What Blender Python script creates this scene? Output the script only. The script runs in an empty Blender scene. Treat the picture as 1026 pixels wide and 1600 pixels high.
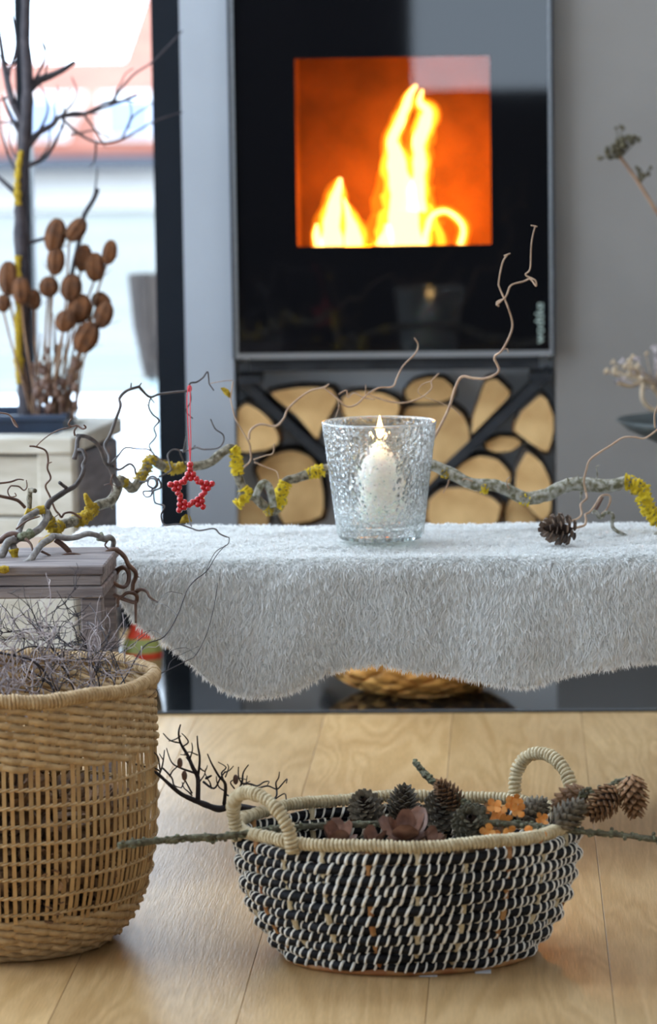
import bpy, bmesh, math, random
import numpy as np
from mathutils import Vector, Matrix, noise

random.seed(7)
rng = np.random.default_rng(7)
SC = bpy.context.scene
COL = SC.collection
PI = math.pi

# ------------------------------------------------------------------ camera
F, CX, CY, CAMH = 5787.0, 513.0, 800.0, 1.10
_p, _y, _r = math.atan(680 / 5787), 0.0501, 0.0145
_r0 = np.array([math.cos(_y), math.sin(_y), 0]); _f0 = np.array([-math.sin(_y), math.cos(_y), 0])
FWD = _f0 * math.cos(_p) - np.array([0, 0, math.sin(_p)])
_u0 = _f0 * math.sin(_p) + np.array([0, 0, math.cos(_p)])
RGT = _r0 * math.cos(_r) - _u0 * math.sin(_r)
UPV = _u0 * math.cos(_r) + _r0 * math.sin(_r)
ORG = np.array([0, 0, CAMH])
cam = bpy.data.cameras.new('camera'); camo = bpy.data.objects.new('camera', cam); COL.objects.link(camo)
camo.matrix_world = Matrix(((RGT[0], UPV[0], -FWD[0], 0), (RGT[1], UPV[1], -FWD[1], 0), (RGT[2], UPV[2], -FWD[2], CAMH), (0, 0, 0, 1)))
cam.sensor_fit = 'VERTICAL'; cam.sensor_height = 23.5; cam.sensor_width = 15.07
cam.lens = F / 1600 * 23.5
cam.clip_start = 0.1; cam.clip_end = 300
cam.dof.use_dof = True; cam.dof.focus_distance = 4.98; cam.dof.aperture_fstop = 3.4
SC.camera = camo

# ------------------------------------------------------------------ light and exposure
SC.view_settings.view_transform = 'Standard'; SC.view_settings.look = 'None'
SC.view_settings.gamma = 1; SC.view_settings.use_curve_mapping = False
SC.view_settings.exposure = 0.0
wd = bpy.data.worlds.new('overcast_sky'); SC.world = wd; wd.use_nodes = True
bg = wd.node_tree.nodes['Background']
bg.inputs[0].default_value = (0.68, 0.83, 1.0, 1); bg.inputs[1].default_value = 6.5
SC.cycles.max_bounces = 12; SC.cycles.diffuse_bounces = 6; SC.cycles.transparent_max_bounces = 32
SC.cycles.transmission_bounces = 10; SC.cycles.glossy_bounces = 5
SC.cycles.sample_clamp_indirect = 6.0
SC.cycles.use_denoising = True
FIRE_W = 9.5
CANDLE_W = 0.6

def portal(loc, rot, sx, sy):
    l = bpy.data.lights.new('sky_portal', 'AREA'); l.shape = 'RECTANGLE'; l.size = sx; l.size_y = sy
    l.cycles.is_portal = True
    o = bpy.data.objects.new('sky_portal', l); COL.objects.link(o); o.location = loc; o.rotation_euler = rot
# portals only guide the sampling of the sky through the openings
portal((-1.66, 7.45, 1.2), (-PI / 2, 0, 0), 2.1, 2.4)
portal((-2.66, 5.2, 1.2), (0, -PI / 2, 0), 2.4, 3.6)
portal((-0.6, 5.9, 2.56), (0, 0, 0), 2.0, 1.0)  # over the added ceiling opening
portal((0.2, -1.26, 1.65), (PI / 2, 0, 0), 1.2, 1.2)

# ------------------------------------------------------------------ pixel -> place
def ray(px, py):
    return (px - CX) / F * RGT - (py - CY) / F * UPV + FWD
def PY(px, py, Y):
    d = ray(px, py); return ORG + d * (Y / d[1])
def PZ(px, py, z):
    d = ray(px, py); return ORG + d * ((z - CAMH) / d[2])

# ------------------------------------------------------------------ materials
def C(r, g, b):
    return tuple(((v / 255) / 12.92 if v / 255 <= 0.04045 else ((v / 255 + 0.055) / 1.055) ** 2.4) for v in (r, g, b)) + (1,)

def mat(name, c1, c2=None, rough=0.6, scale=20, stretch=(1, 1, 1), bump=0.0, bscale=None, spec=0.5, metal=0, ramp=(0.35, 0.65), detail=4, vary=0.0, coat=0.0, **kw):
    m = bpy.data.materials.new(name); m.use_nodes = True
    nt = m.node_tree; N = nt.nodes; L = nt.links
    b = N['Principled BSDF']
    b.inputs['Roughness'].default_value = rough; b.inputs['Metallic'].default_value = metal
    b.inputs['Specular IOR Level'].default_value = spec
    b.inputs['Coat Weight'].default_value = coat
    b.inputs['Base Color'].default_value = c1
    for k, v in kw.items():
        b.inputs[k.replace('_', ' ')].default_value = v
    if c2 is not None or bump:
        tc = N.new('ShaderNodeTexCoord'); mp = N.new('ShaderNodeMapping'); mp.inputs['Scale'].default_value = stretch
        L.new(tc.outputs['Object'], mp.inputs['Vector'])
        oi = N.new('ShaderNodeObjectInfo')
        ad = N.new('ShaderNodeVectorMath'); ad.operation = 'ADD'
        ml = N.new('ShaderNodeMath'); ml.operation = 'MULTIPLY'; ml.inputs[1].default_value = 37.0
        L.new(oi.outputs['Random'], ml.inputs[0]); L.new(mp.outputs[0], ad.inputs[0]); L.new(ml.outputs[0], ad.inputs[1])
    if c2 is not None:
        n = N.new('ShaderNodeTexNoise'); n.inputs['Scale'].default_value = scale; n.inputs['Detail'].default_value = detail
        L.new(ad.outputs[0], n.inputs['Vector'])
        r = N.new('ShaderNodeValToRGB'); r.color_ramp.elements[0].position = ramp[0]; r.color_ramp.elements[1].position = ramp[1]
        r.color_ramp.elements[0].color = c1; r.color_ramp.elements[1].color = c2
        L.new(n.outputs['Fac'], r.inputs['Fac'])
        out = r.outputs['Color']
        if vary:
            h = N.new('ShaderNodeHueSaturation'); mr = N.new('ShaderNodeMapRange')
            mr.inputs['To Min'].default_value = 1 - vary; mr.inputs['To Max'].default_value = 1 + vary
            L.new(oi.outputs['Random'], mr.inputs['Value']); L.new(mr.outputs[0], h.inputs['Value']); L.new(out, h.inputs['Color']); out = h.outputs['Color']
        L.new(out, b.inputs['Base Color'])
    if bump:
        n2 = N.new('ShaderNodeTexNoise'); n2.inputs['Scale'].default_value = bscale or scale * 2; n2.inputs['Detail'].default_value = 5
        L.new(ad.outputs[0], n2.inputs['Vector'])
        bp = N.new('ShaderNodeBump'); bp.inputs['Strength'].default_value = bump; bp.inputs['Distance'].default_value = 0.004
        L.new(n2.outputs['Fac'], bp.inputs['Height']); L.new(bp.outputs[0], b.inputs['Normal'])
    return m

def emis(name, col, strength, additive=0.0):
    m = bpy.data.materials.new(name); m.use_nodes = True; nt = m.node_tree; N = nt.nodes; L = nt.links
    N.remove(N['Principled BSDF']); e = N.new('ShaderNodeEmission'); e.inputs[0].default_value = col; e.inputs[1].default_value = strength
    out = N['Material Output']
    if additive:
        t = N.new('ShaderNodeBsdfTransparent'); a = N.new('ShaderNodeAddShader')
        L.new(e.outputs[0], a.inputs[0]); L.new(t.outputs[0], a.inputs[1]); L.new(a.outputs[0], out.inputs[0])
    else:
        L.new(e.outputs[0], out.inputs[0])
    return m

def pane_mat(name, tint=(1, 1, 1, 1), ior=1.45, rough=0.0):
    m = bpy.data.materials.new(name); m.use_nodes = True; nt = m.node_tree; N = nt.nodes; L = nt.links
    N.remove(N['Principled BSDF'])
    t = N.new('ShaderNodeBsdfTransparent'); t.inputs[0].default_value = tint
    g = N.new('ShaderNodeBsdfGlossy'); g.inputs['Roughness'].default_value = rough
    f = N.new('ShaderNodeFresnel'); f.inputs[0].default_value = ior
    mx = N.new('ShaderNodeMixShader')
    L.new(f.outputs[0], mx.inputs[0]); L.new(t.outputs[0], mx.inputs[1]); L.new(g.outputs[0], mx.inputs[2]); L.new(mx.outputs[0], N['Material Output'].inputs[0])
    return m

M = {}
def plank_mat():
    m = bpy.data.materials.new('oak_plank'); m.use_nodes = True; nt = m.node_tree; N = nt.nodes; L = nt.links
    b = N['Principled BSDF']
    tc = N.new('ShaderNodeTexCoord'); oi = N.new('ShaderNodeObjectInfo')
    ml = N.new('ShaderNodeMath'); ml.operation = 'MULTIPLY'; ml.inputs[1].default_value = 53.0
    ad = N.new('ShaderNodeVectorMath'); L.new(tc.outputs['Object'], ad.inputs[0]); L.new(oi.outputs['Random'], ml.inputs[0]); L.new(ml.outputs[0], ad.inputs[1])
    # warped bands: the contour-like grain of a flat sawn board
    mp = N.new('ShaderNodeMapping'); mp.inputs['Scale'].default_value = (9, 1.1, 1); L.new(ad.outputs[0], mp.inputs[0])
    n = N.new('ShaderNodeTexNoise'); n.inputs['Scale'].default_value = 0.75; n.inputs['Detail'].default_value = 3; n.inputs['Distortion'].default_value = 0.6; L.new(mp.outputs[0], n.inputs['Vector'])
    k = N.new('ShaderNodeMath'); k.operation = 'MULTIPLY'; k.inputs[1].default_value = 90; L.new(n.outputs['Fac'], k.inputs[0])
    s = N.new('ShaderNodeMath'); s.operation = 'SINE'; L.new(k.outputs[0], s.inputs[0])
    mr = N.new('ShaderNodeMapRange'); mr.inputs['From Min'].default_value = -1; L.new(s.outputs[0], mr.inputs['Value'])
    # fine pores
    mp2 = N.new('ShaderNodeMapping'); mp2.inputs['Scale'].default_value = (420, 26, 1); L.new(ad.outputs[0], mp2.inputs[0])
    n2 = N.new('ShaderNodeTexNoise'); n2.inputs['Scale'].default_value = 1; n2.inputs['Detail'].default_value = 2; L.new(mp2.outputs[0], n2.inputs['Vector'])
    n3 = N.new('ShaderNodeTexNoise'); n3.inputs['Scale'].default_value = 3.0; n3.inputs['Detail'].default_value = 2; L.new(ad.outputs[0], n3.inputs['Vector'])
    r = N.new('ShaderNodeValToRGB'); r.color_ramp.elements[0].color = C(190, 155, 106); r.color_ramp.elements[1].color = C(204, 170, 122)
    L.new(mr.outputs[0], r.inputs[0])
    r2 = N.new('ShaderNodeValToRGB'); r2.color_ramp.elements[0].position = 0.3; r2.color_ramp.elements[1].position = 0.7
    r2.color_ramp.elements[0].color = (0.88, 0.87, 0.85, 1); r2.color_ramp.elements[1].color = (1.05, 1.05, 1.05, 1); L.new(n2.outputs['Fac'], r2.inputs[0])
    r3 = N.new('ShaderNodeValToRGB'); r3.color_ramp.elements[0].position = 0.3; r3.color_ramp.elements[1].position = 0.7
    r3.color_ramp.elements[0].color = (0.86, 0.82, 0.78, 1); r3.color_ramp.elements[1].color = (1.05, 1.05, 1.05, 1); L.new(n3.outputs['Fac'], r3.inputs[0])
    a = N.new('ShaderNodeMix'); a.data_type = 'RGBA'; a.blend_type = 'MULTIPLY'; a.inputs[0].default_value = 1; L.new(r.outputs[0], a.inputs[6]); L.new(r2.outputs[0], a.inputs[7])
    a2 = N.new('ShaderNodeMix'); a2.data_type = 'RGBA'; a2.blend_type = 'MULTIPLY'; a2.inputs[0].default_value = 1; L.new(a.outputs[2], a2.inputs[6]); L.new(r3.outputs[0], a2.inputs[7])
    h = N.new('ShaderNodeHueSaturation'); m2 = N.new('ShaderNodeMapRange'); m2.inputs['To Min'].default_value = 0.9; m2.inputs['To Max'].default_value = 1.08
    L.new(oi.outputs['Random'], m2.inputs['Value']); L.new(m2.outputs[0], h.inputs['Value']); L.new(a2.outputs[2], h.inputs['Color'])
    L.new(h.outputs[0], b.inputs['Base Color'])
    b.inputs['Roughness'].default_value = 0.36; b.inputs['Specular IOR Level'].default_value = 0.5
    bp = N.new('ShaderNodeBump'); bp.inputs['Strength'].default_value = 0.35; bp.inputs['Distance'].default_value = 0.001
    L.new(n2.outputs['Fac'], bp.inputs['Height']); L.new(bp.outputs[0], b.inputs['Normal'])
    return m

def endgrain_mat():
    m = bpy.data.materials.new('split_wood_end'); m.use_nodes = True; nt = m.node_tree; N = nt.nodes; L = nt.links
    b = N['Principled BSDF']; tc = N.new('ShaderNodeTexCoord'); oi = N.new('ShaderNodeObjectInfo')
    w = N.new('ShaderNodeTexWave'); w.wave_type = 'RINGS'; w.rings_direction = 'Y'; w.inputs['Scale'].default_value = 60; w.inputs['Distortion'].default_value = 2.5; w.inputs['Detail'].default_value = 2
    mp = N.new('ShaderNodeMapping'); mp.inputs['Location'].default_value = (0.05, 0, 0.04)
    L.new(tc.outputs['Object'], mp.inputs[0]); L.new(mp.outputs[0], w.inputs['Vector'])
    r = N.new('ShaderNodeValToRGB'); r.color_ramp.elements[0].color = C(224, 178, 114); r.color_ramp.elements[1].color = C(238, 200, 142); L.new(w.outputs['Fac'], r.inputs[0])
    n = N.new('ShaderNodeTexNoise'); n.inputs['Scale'].default_value = 14; L.new(tc.outputs['Object'], n.inputs['Vector'])
    r2 = N.new('ShaderNodeValToRGB'); r2.color_ramp.elements[0].position = 0.35; r2.color_ramp.elements[1].position = 0.65
    r2.color_ramp.elements[0].color = (0.72, 0.64, 0.55, 1); r2.color_ramp.elements[1].color = (1, 1, 1, 1); L.new(n.outputs['Fac'], r2.inputs[0])
    a = N.new('ShaderNodeMix'); a.data_type = 'RGBA'; a.blend_type = 'MULTIPLY'; a.inputs[0].default_value = 1; L.new(r.outputs[0], a.inputs[6]); L.new(r2.outputs[0], a.inputs[7])
    h = N.new('ShaderNodeHueSaturation'); m2 = N.new('ShaderNodeMapRange'); m2.inputs['To Min'].default_value = 0.82; m2.inputs['To Max'].default_value = 1.1
    L.new(oi.outputs['Random'], m2.inputs['Value']); L.new(m2.outputs[0], h.inputs['Value']); L.new(a.outputs[2], h.inputs['Color']); L.new(h.outputs[0], b.inputs['Base Color'])
    b.inputs['Roughness'].default_value = 0.8
    return m

def crackle_glass():
    m = bpy.data.materials.new('bubbled_glass'); m.use_nodes = True; nt = m.node_tree; N = nt.nodes; L = nt.links
    N.remove(N['Principled BSDF'])
    tc = N.new('ShaderNodeTexCoord')
    v = N.new('ShaderNodeTexVoronoi'); v.inputs['Scale'].default_value = 150; L.new(tc.outputs['Object'], v.inputs['Vector'])
    v2 = N.new('ShaderNodeTexNoise'); v2.inputs['Scale'].default_value = 90; L.new(tc.outputs['Object'], v2.inputs['Vector'])
    bp = N.new('ShaderNodeBump'); bp.inputs['Strength'].default_value = 0.85; bp.inputs['Distance'].default_value = 0.003; L.new(v.outputs['Distance'], bp.inputs['Height'])
    t = N.new('ShaderNodeBsdfTransparent'); t.inputs[0].default_value = (0.97, 0.99, 0.985, 1)
    g = N.new('ShaderNodeBsdfGlossy'); g.inputs['Roughness'].default_value = 0.04; L.new(bp.outputs[0], g.inputs['Normal'])
    rf = N.new('ShaderNodeBsdfRefraction'); rf.inputs['IOR'].default_value = 1.25; rf.inputs['Roughness'].default_value = 0.02; L.new(bp.outputs[0], rf.inputs['Normal'])
    fr = N.new('ShaderNodeFresnel'); fr.inputs[0].default_value = 1.5; L.new(bp.outputs[0], fr.inputs['Normal'])
    m1 = N.new('ShaderNodeMixShader')
    r = N.new('ShaderNodeValToRGB'); r.color_ramp.elements[0].position = 0.42; r.color_ramp.elements[1].position = 0.58
    L.new(v2.outputs['Fac'], r.inputs[0]); sc_ = N.new('ShaderNodeMath'); sc_.operation = 'MULTIPLY'; sc_.inputs[1].default_value = 0.75; L.new(r.outputs[0], sc_.inputs[0])
    L.new(sc_.outputs[0], m1.inputs[0]); L.new(t.outputs[0], m1.inputs[1]); L.new(rf.outputs[0], m1.inputs[2])
    m2 = N.new('ShaderNodeMixShader'); L.new(fr.outputs[0], m2.inputs[0]); L.new(m1.outputs[0], m2.inputs[1]); L.new(g.outputs[0], m2.inputs[2])
    tr_ = N.new('ShaderNodeBsdfTranslucent'); tr_.inputs[0].default_value = (.93, .97, .96, 1); df_ = N.new('ShaderNodeBsdfDiffuse'); df_.inputs[0].default_value = (.93, .97, .96, 1)
    md = N.new('ShaderNodeMixShader'); md.inputs[0].default_value = .5; L.new(tr_.outputs[0], md.inputs[1]); L.new(df_.outputs[0], md.inputs[2])
    sp = N.new('ShaderNodeSeparateXYZ'); L.new(tc.outputs['Generated'], sp.inputs[0])
    mr = N.new('ShaderNodeMapRange'); mr.inputs['From Min'].default_value = 0; mr.inputs['From Max'].default_value = .32; mr.inputs['To Min'].default_value = .40; mr.inputs['To Max'].default_value = .05
    L.new(sp.outputs['Z'], mr.inputs['Value'])
    mv = N.new('ShaderNodeMath'); mv.operation = 'MULTIPLY'; r5 = N.new('ShaderNodeValToRGB'); r5.color_ramp.elements[0].position = .1; r5.color_ramp.elements[1].position = .6
    r5.color_ramp.elements[0].color = (2, 2, 2, 1); r5.color_ramp.elements[1].color = (.4, .4, .4, 1); L.new(v.outputs['Distance'], r5.inputs[0]); L.new(mr.outputs[0], mv.inputs[0]); L.new(r5.outputs[0], mv.inputs[1])
    m3 = N.new('ShaderNodeMixShader'); L.new(mv.outputs[0], m3.inputs[0]); L.new(m2.outputs[0], m3.inputs[1]); L.new(md.outputs[0], m3.inputs[2])
    L.new(m3.outputs[0], N['Material Output'].inputs[0])
    return m

def pile_mat():
    m = bpy.data.materials.new('white_fleece_pile'); m.use_nodes = True; nt = m.node_tree; N = nt.nodes; L = nt.links
    b = N['Principled BSDF']; b.inputs['Base Color'].default_value = (0.93, 0.93, 0.92, 1); b.inputs['Roughness'].default_value = 0.27
    b.inputs['Specular IOR Level'].default_value = 0.6
    t = N.new('ShaderNodeBsdfTranslucent'); t.inputs[0].default_value = (0.93, 0.93, 0.91, 1)
    mx = N.new('ShaderNodeMixShader'); mx.inputs[0].default_value = 0.32
    L.new(b.outputs[0], mx.inputs[1]); L.new(t.outputs[0], mx.inputs[2]); L.new(mx.outputs[0], N['Material Output'].inputs[0])
    return m

M['plank'] = plank_mat(); M['endgrain'] = endgrain_mat(); M['glass'] = crackle_glass(); M['pile'] = pile_mat()
M['white_wall'] = mat('white_plaster', C(226, 228, 230), C(232, 233, 234), 0.8, 8, bump=0.05, bscale=200)
M['grey_wall'] = mat('grey_render', C(126, 121, 116), C(131, 126, 121), 0.7, 5, bump=0.08, bscale=260)
M['dark_wall'] = mat('dark_reflected_wall', C(62, 60, 58), C(68, 66, 64), 0.8, 6)  # unseen wall behind the camera, darkened to dim its stove reflection and bounce light
M['strip'] = mat('pale_grey_strip', C(154, 158, 164), C(158, 162, 168), 0.6, 6)  # paler tone than the grey wall beyond the stove
M['ceiling'] = mat('ceiling_paint', C(238, 238, 238), None, 0.9)
M['navy'] = mat('dark_blue_grey_frame', C(9, 14, 22), C(11, 17, 25), 0.4, 10, spec=0.25)
M['slab'] = mat('dark_polished_slab', C(16, 18, 20), C(20, 22, 24), 0.08, 12, spec=0.45)
M['stove_glass'] = mat('black_stove_glass', (0.004, 0.004, 0.005, 1), None, 0.03, spec=0.4)
M['stove_body'] = mat('dark_steel', C(40, 44, 50), C(50, 54, 60), 0.4, 30, metal=0.6)
M['bezel'] = mat('brushed_steel', C(150, 154, 158), C(165, 168, 172), 0.35, 8, stretch=(1, 1, 40), metal=1.0)
M['bar'] = mat('rack_steel', C(52, 56, 62), C(66, 70, 76), 0.38, 20, metal=0.7)
M['fire_brick'] = mat('firebox_lining', C(112, 72, 40), C(88, 56, 32), 0.95, 12, spec=0.1, bump=0.2)
M['pane'] = pane_mat('clear_pane')
M['door_pane'] = pane_mat('stove_pane', (0.95, 0.93, 0.9, 1))
M['logbark'] = mat('log_bark', C(40, 34, 30), C(78, 64, 52), 0.9, 40, stretch=(1, .2, 1), bump=0.6)
M['logside'] = mat('split_log_side', C(150, 108, 62), C(110, 76, 42), 0.9, 30, stretch=(1, .15, 1), bump=0.4)
M['fleece_base'] = mat('fleece_backing', C(225, 225, 222), None, 0.9)
M['bench'] = mat('bench_oak', C(150, 115, 75), C(130, 98, 62), 0.6, 12, stretch=(.2, 1, 1))
M['seagrass'] = mat('seagrass', C(172, 140, 96), C(200, 168, 122), 0.62, 60, stretch=(1, 1, 1), bump=0.3, bscale=300, vary=0.12)
M['seagrass_rim'] = mat('seagrass_rim', C(170, 138, 94), C(204, 174, 130), 0.6, 90, bump=0.3, bscale=300)
M['cane'] = mat('flat_cane', C(196, 160, 108), C(172, 132, 82), 0.55, 25, bump=0.2, vary=0.2)
M['straw'] = mat('pale_straw_wrap', C(184, 164, 126), C(214, 198, 162), 0.55, 70, bump=0.3, bscale=300)
M['black_rope'] = mat('black_cord', C(9, 9, 13), C(16, 16, 23), 0.55, 80, bump=0.4, bscale=400, spec=0.25)
M['white_raffia'] = mat('white_raffia', C(246, 243, 234), C(234, 229, 216), 0.5, 60)
M['brown_stake'] = mat('brown_stake', C(150, 92, 48), C(176, 130, 78), 0.6, 40)
M['core'] = mat('cone_core', C(50, 34, 24), None, 0.9)
M['cone_brown'] = mat('cone_brown', C(104, 72, 44), C(152, 112, 74), 0.65, 60, vary=0.15)
M['cone_grey'] = mat('cone_grey', C(76, 66, 54), C(130, 118, 98), 0.7, 70, vary=0.2)
M['cone_dark'] = mat('cone_dark', C(60, 42, 30), C(120, 96, 76), 0.65, 60, vary=0.1)
M['cone_green'] = mat('cone_green', C(70, 64, 48), C(106, 98, 76), 0.75, 70)
M['filler'] = mat('cone_filler', C(84, 58, 38), C(150, 114, 78), 0.7, 45, vary=0.3)
M['grey_twig'] = mat('dry_grey_twig', C(122, 108, 110), C(196, 184, 184), 0.7, 40, vary=0.25)
M['dark_twig'] = mat('dark_twig', C(36, 30, 36), C(58, 50, 54), 0.7, 50)
M['black_twig'] = mat('black_twig', C(30, 24, 28), C(48, 40, 42), 0.75, 50, bump=0.4)
M['hazel_dark'] = mat('hazel_dark', C(54, 46, 44), C(86, 76, 72), 0.55, 60, bump=0.3)
M['hazel_grey'] = mat('hazel_grey', C(98, 90, 86), C(148, 142, 136), 0.55, 110, bump=0.4)
M['hazel_olive'] = mat('hazel_olive', C(72, 62, 36), C(140, 130, 110), 0.65, 150, bump=0.8, bscale=260, ramp=(.38, .62))
M['hazel_pale'] = mat('hazel_pale', C(92, 86, 56), C(166, 162, 150), 0.65, 120, bump=0.7, bscale=240, ramp=(.38, .62))
M['hazel_brown'] = mat('hazel_brown', C(82, 54, 42), C(112, 82, 64), 0.5, 50, bump=0.3)
M['hazel_tan'] = mat('hazel_tan', C(150, 118, 92), C(180, 150, 122), 0.5, 60)
M['lichen'] = mat('yellow_lichen', C(206, 170, 20), C(236, 206, 40), 0.85, 120, bump=0.8, bscale=300)
M['lichen_dull'] = mat('mustard_lichen', C(150, 122, 20), C(190, 158, 36), 0.85, 120, bump=0.8, bscale=300)
M['moss'] = mat('grey_green_lichen', C(92, 96, 72), C(140, 142, 118), 0.9, 150, bump=0.8, bscale=300)
M['larch'] = mat('larch_bark', C(72, 66, 50), C(124, 122, 100), 0.85, 90, bump=0.8, bscale=250)
M['bead'] = mat('red_bead', C(188, 16, 26), None, 0.22, spec=0.6, coat=0.4)
M['cord'] = mat('red_cord', C(186, 20, 34), None, 0.7)
M['wax'] = mat('white_wax', C(246, 240, 226), None, 0.45, Subsurface_Weight=0.4, Subsurface_Scale=0.02)
M['wick'] = mat('charred_wick', C(30, 26, 24), None, 0.9)
M['petal'] = mat('orange_petal', C(222, 132, 40), C(236, 168, 92), 0.6, 90, vary=0.12)
M['pod'] = mat('brown_seed_pod', C(104, 68, 52), C(150, 110, 90), 0.45, 60, bump=0.2)
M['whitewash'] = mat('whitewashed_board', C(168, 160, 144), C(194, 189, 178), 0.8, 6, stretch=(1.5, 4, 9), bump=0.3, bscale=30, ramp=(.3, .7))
M['side_grey'] = mat('dark_grey_side', C(96, 92, 96), C(126, 122, 124), 0.8, 8, stretch=(4, 1, 8), bump=0.3)  # crate sides, a darker grey than the front boards
M['lantern_wood'] = mat('weathered_grey_wood', C(100, 90, 90), C(146, 134, 130), 0.75, 7, stretch=(1.2, 10, 16), bump=0.4, bscale=30)
M['snow'] = mat('snow', C(240, 243, 248), C(232, 238, 246), 0.8, 0.6)
M['lawn'] = mat('pale_winter_lawn', C(100, 101, 92), C(112, 113, 112), 0.9, 0.8)
M['roof'] = mat('red_roof_tiles', C(142, 80, 62), C(160, 100, 80), 0.8, 1.5)
M['house'] = mat('house_render', C(236, 232, 228), C(228, 224, 220), 0.9, 1)
M['gutter'] = mat('dark_gutter', C(70, 74, 84), None, 0.5)
M['house_window'] = mat('house_window_glass', C(150, 165, 195), None, 0.1)
M['wire'] = mat('fence_wire', C(150, 165, 165), None, 0.4, metal=0.5)
M['tub'] = mat('brown_staves', C(44, 36, 31), C(64, 54, 47), 0.8, 8, stretch=(6, 6, .6), bump=0.3)
M['tray'] = mat('navy_zinc_tray', C(34, 46, 66), C(44, 58, 78), 0.45, 20)
M['teasel'] = mat('teasel_head', C(104, 62, 28), C(74, 44, 22), 0.9, 60, vary=0.15)
M['stem'] = mat('dried_stem', C(150, 118, 90), C(112, 82, 62), 0.8, 30)
M['pot_red'] = mat('red_orange_glaze', C(206, 66, 28), C(190, 52, 24), 0.5, 30)
M['pot_green'] = mat('green_glaze', C(138, 140, 70), C(126, 130, 66), 0.5, 30)
M['pot_tan'] = mat('tan_clay', C(190, 160, 110), C(178, 148, 100), 0.6, 30)
M['plait'] = mat('plaited_leaf_strip', C(214, 160, 84), C(190, 132, 62), 0.55, 30, vary=0.1)
M['bowl'] = mat('dark_grey_green_bowl', C(58, 64, 64), C(70, 76, 74), 0.5, 20)
M['seed'] = mat('dark_seed_head', C(62, 56, 40), C(86, 78, 56), 0.9, 60)
M['dryflower'] = mat('dry_flower', C(168, 142, 108), C(206, 186, 158), 0.8, 50, vary=0.15)
M['letter'] = mat('pale_lettering', C(168, 182, 172), None, 0.5)
M['paper'] = mat('white_tag', C(220, 224, 232), None, 0.6)
M['fire_out'] = emis('flame_orange', (1, 0.26, 0.008, 1), 0.40, 1)
M['fire_mid'] = emis('flame_yellow', (1, 0.52, 0.03, 1), 0.9, 1)
M['fire_in'] = emis('flame_core', (1, 0.80, 0.30, 1), 1.6, 1)
M['candle_flame'] = emis('candle_flame', (1, 0.60, 0.18, 1), 24.0)
M['ember'] = emis('glowing_ember', (1, 0.22, 0.01, 1), 1.2)

# ------------------------------------------------------------------ mesh helpers
class MB:
    def __init__(s): s.v = []; s.f = []; s.m = []; s.sm = []
    def add(s, v, f, mi=0, smooth=True):
        o = len(s.v); s.v.extend([tuple(map(float, p)) for p in v])
        for q in f: s.f.append([i + o for i in q]); s.m.append(mi); s.sm.append(smooth)
        return s

def link(name, me, parent=None):
    o = bpy.data.objects.new(name, me); COL.objects.link(o)
    if parent is not None: o.parent = parent
    return o

def build(name, mb, mats, parent=None, origin=None):
    me = bpy.data.meshes.new(name)
    v = mb.v
    if origin is not None:
        ox = tuple(origin); v = [(p[0] - ox[0], p[1] - ox[1], p[2] - ox[2]) for p in v]
    me.from_pydata(v, [], mb.f)
    if not isinstance(mats, (list, tuple)): mats = [mats]
    for m in mats: me.materials.append(m if not isinstance(m, str) else M[m])
    me.polygons.foreach_set('material_index', mb.m); me.polygons.foreach_set('use_smooth', mb.sm)
    me.update()
    o = link(name, me, parent)
    if origin is not None: o.location = origin
    if parent is not None and origin is not None: o.location = Vector(origin) - world_loc(parent)
    elif parent is not None: o.location = -world_loc(parent)
    return o

def world_loc(o):
    l = Vector(o.location)
    while o.parent is not None: o = o.parent; l = l + Vector(o.location)
    return l

def tag(o, label, cat, group=None, kind=None):
    if label: o['label'] = label
    if cat: o['category'] = cat
    if group: o['group'] = group
    if kind: o['kind'] = kind
    return o

def thing(name, label, cat, loc=(0, 0, 0), group=None):
    o = bpy.data.objects.new(name, None); COL.objects.link(o); o.location = loc; o.empty_display_size = 0.02
    return tag(o, label, cat, group)

def structure(name, mb, mats, parent=None, origin=None):
    o = build(name, mb, mats, parent, origin)
    if parent is None: o['kind'] = 'structure'
    return o

def copy_tree(o, parent=None):
    c = o.copy(); COL.objects.link(c)
    if parent is not None: c.parent = parent
    for ch in list(o.children): copy_tree(ch, c)
    return c

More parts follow.
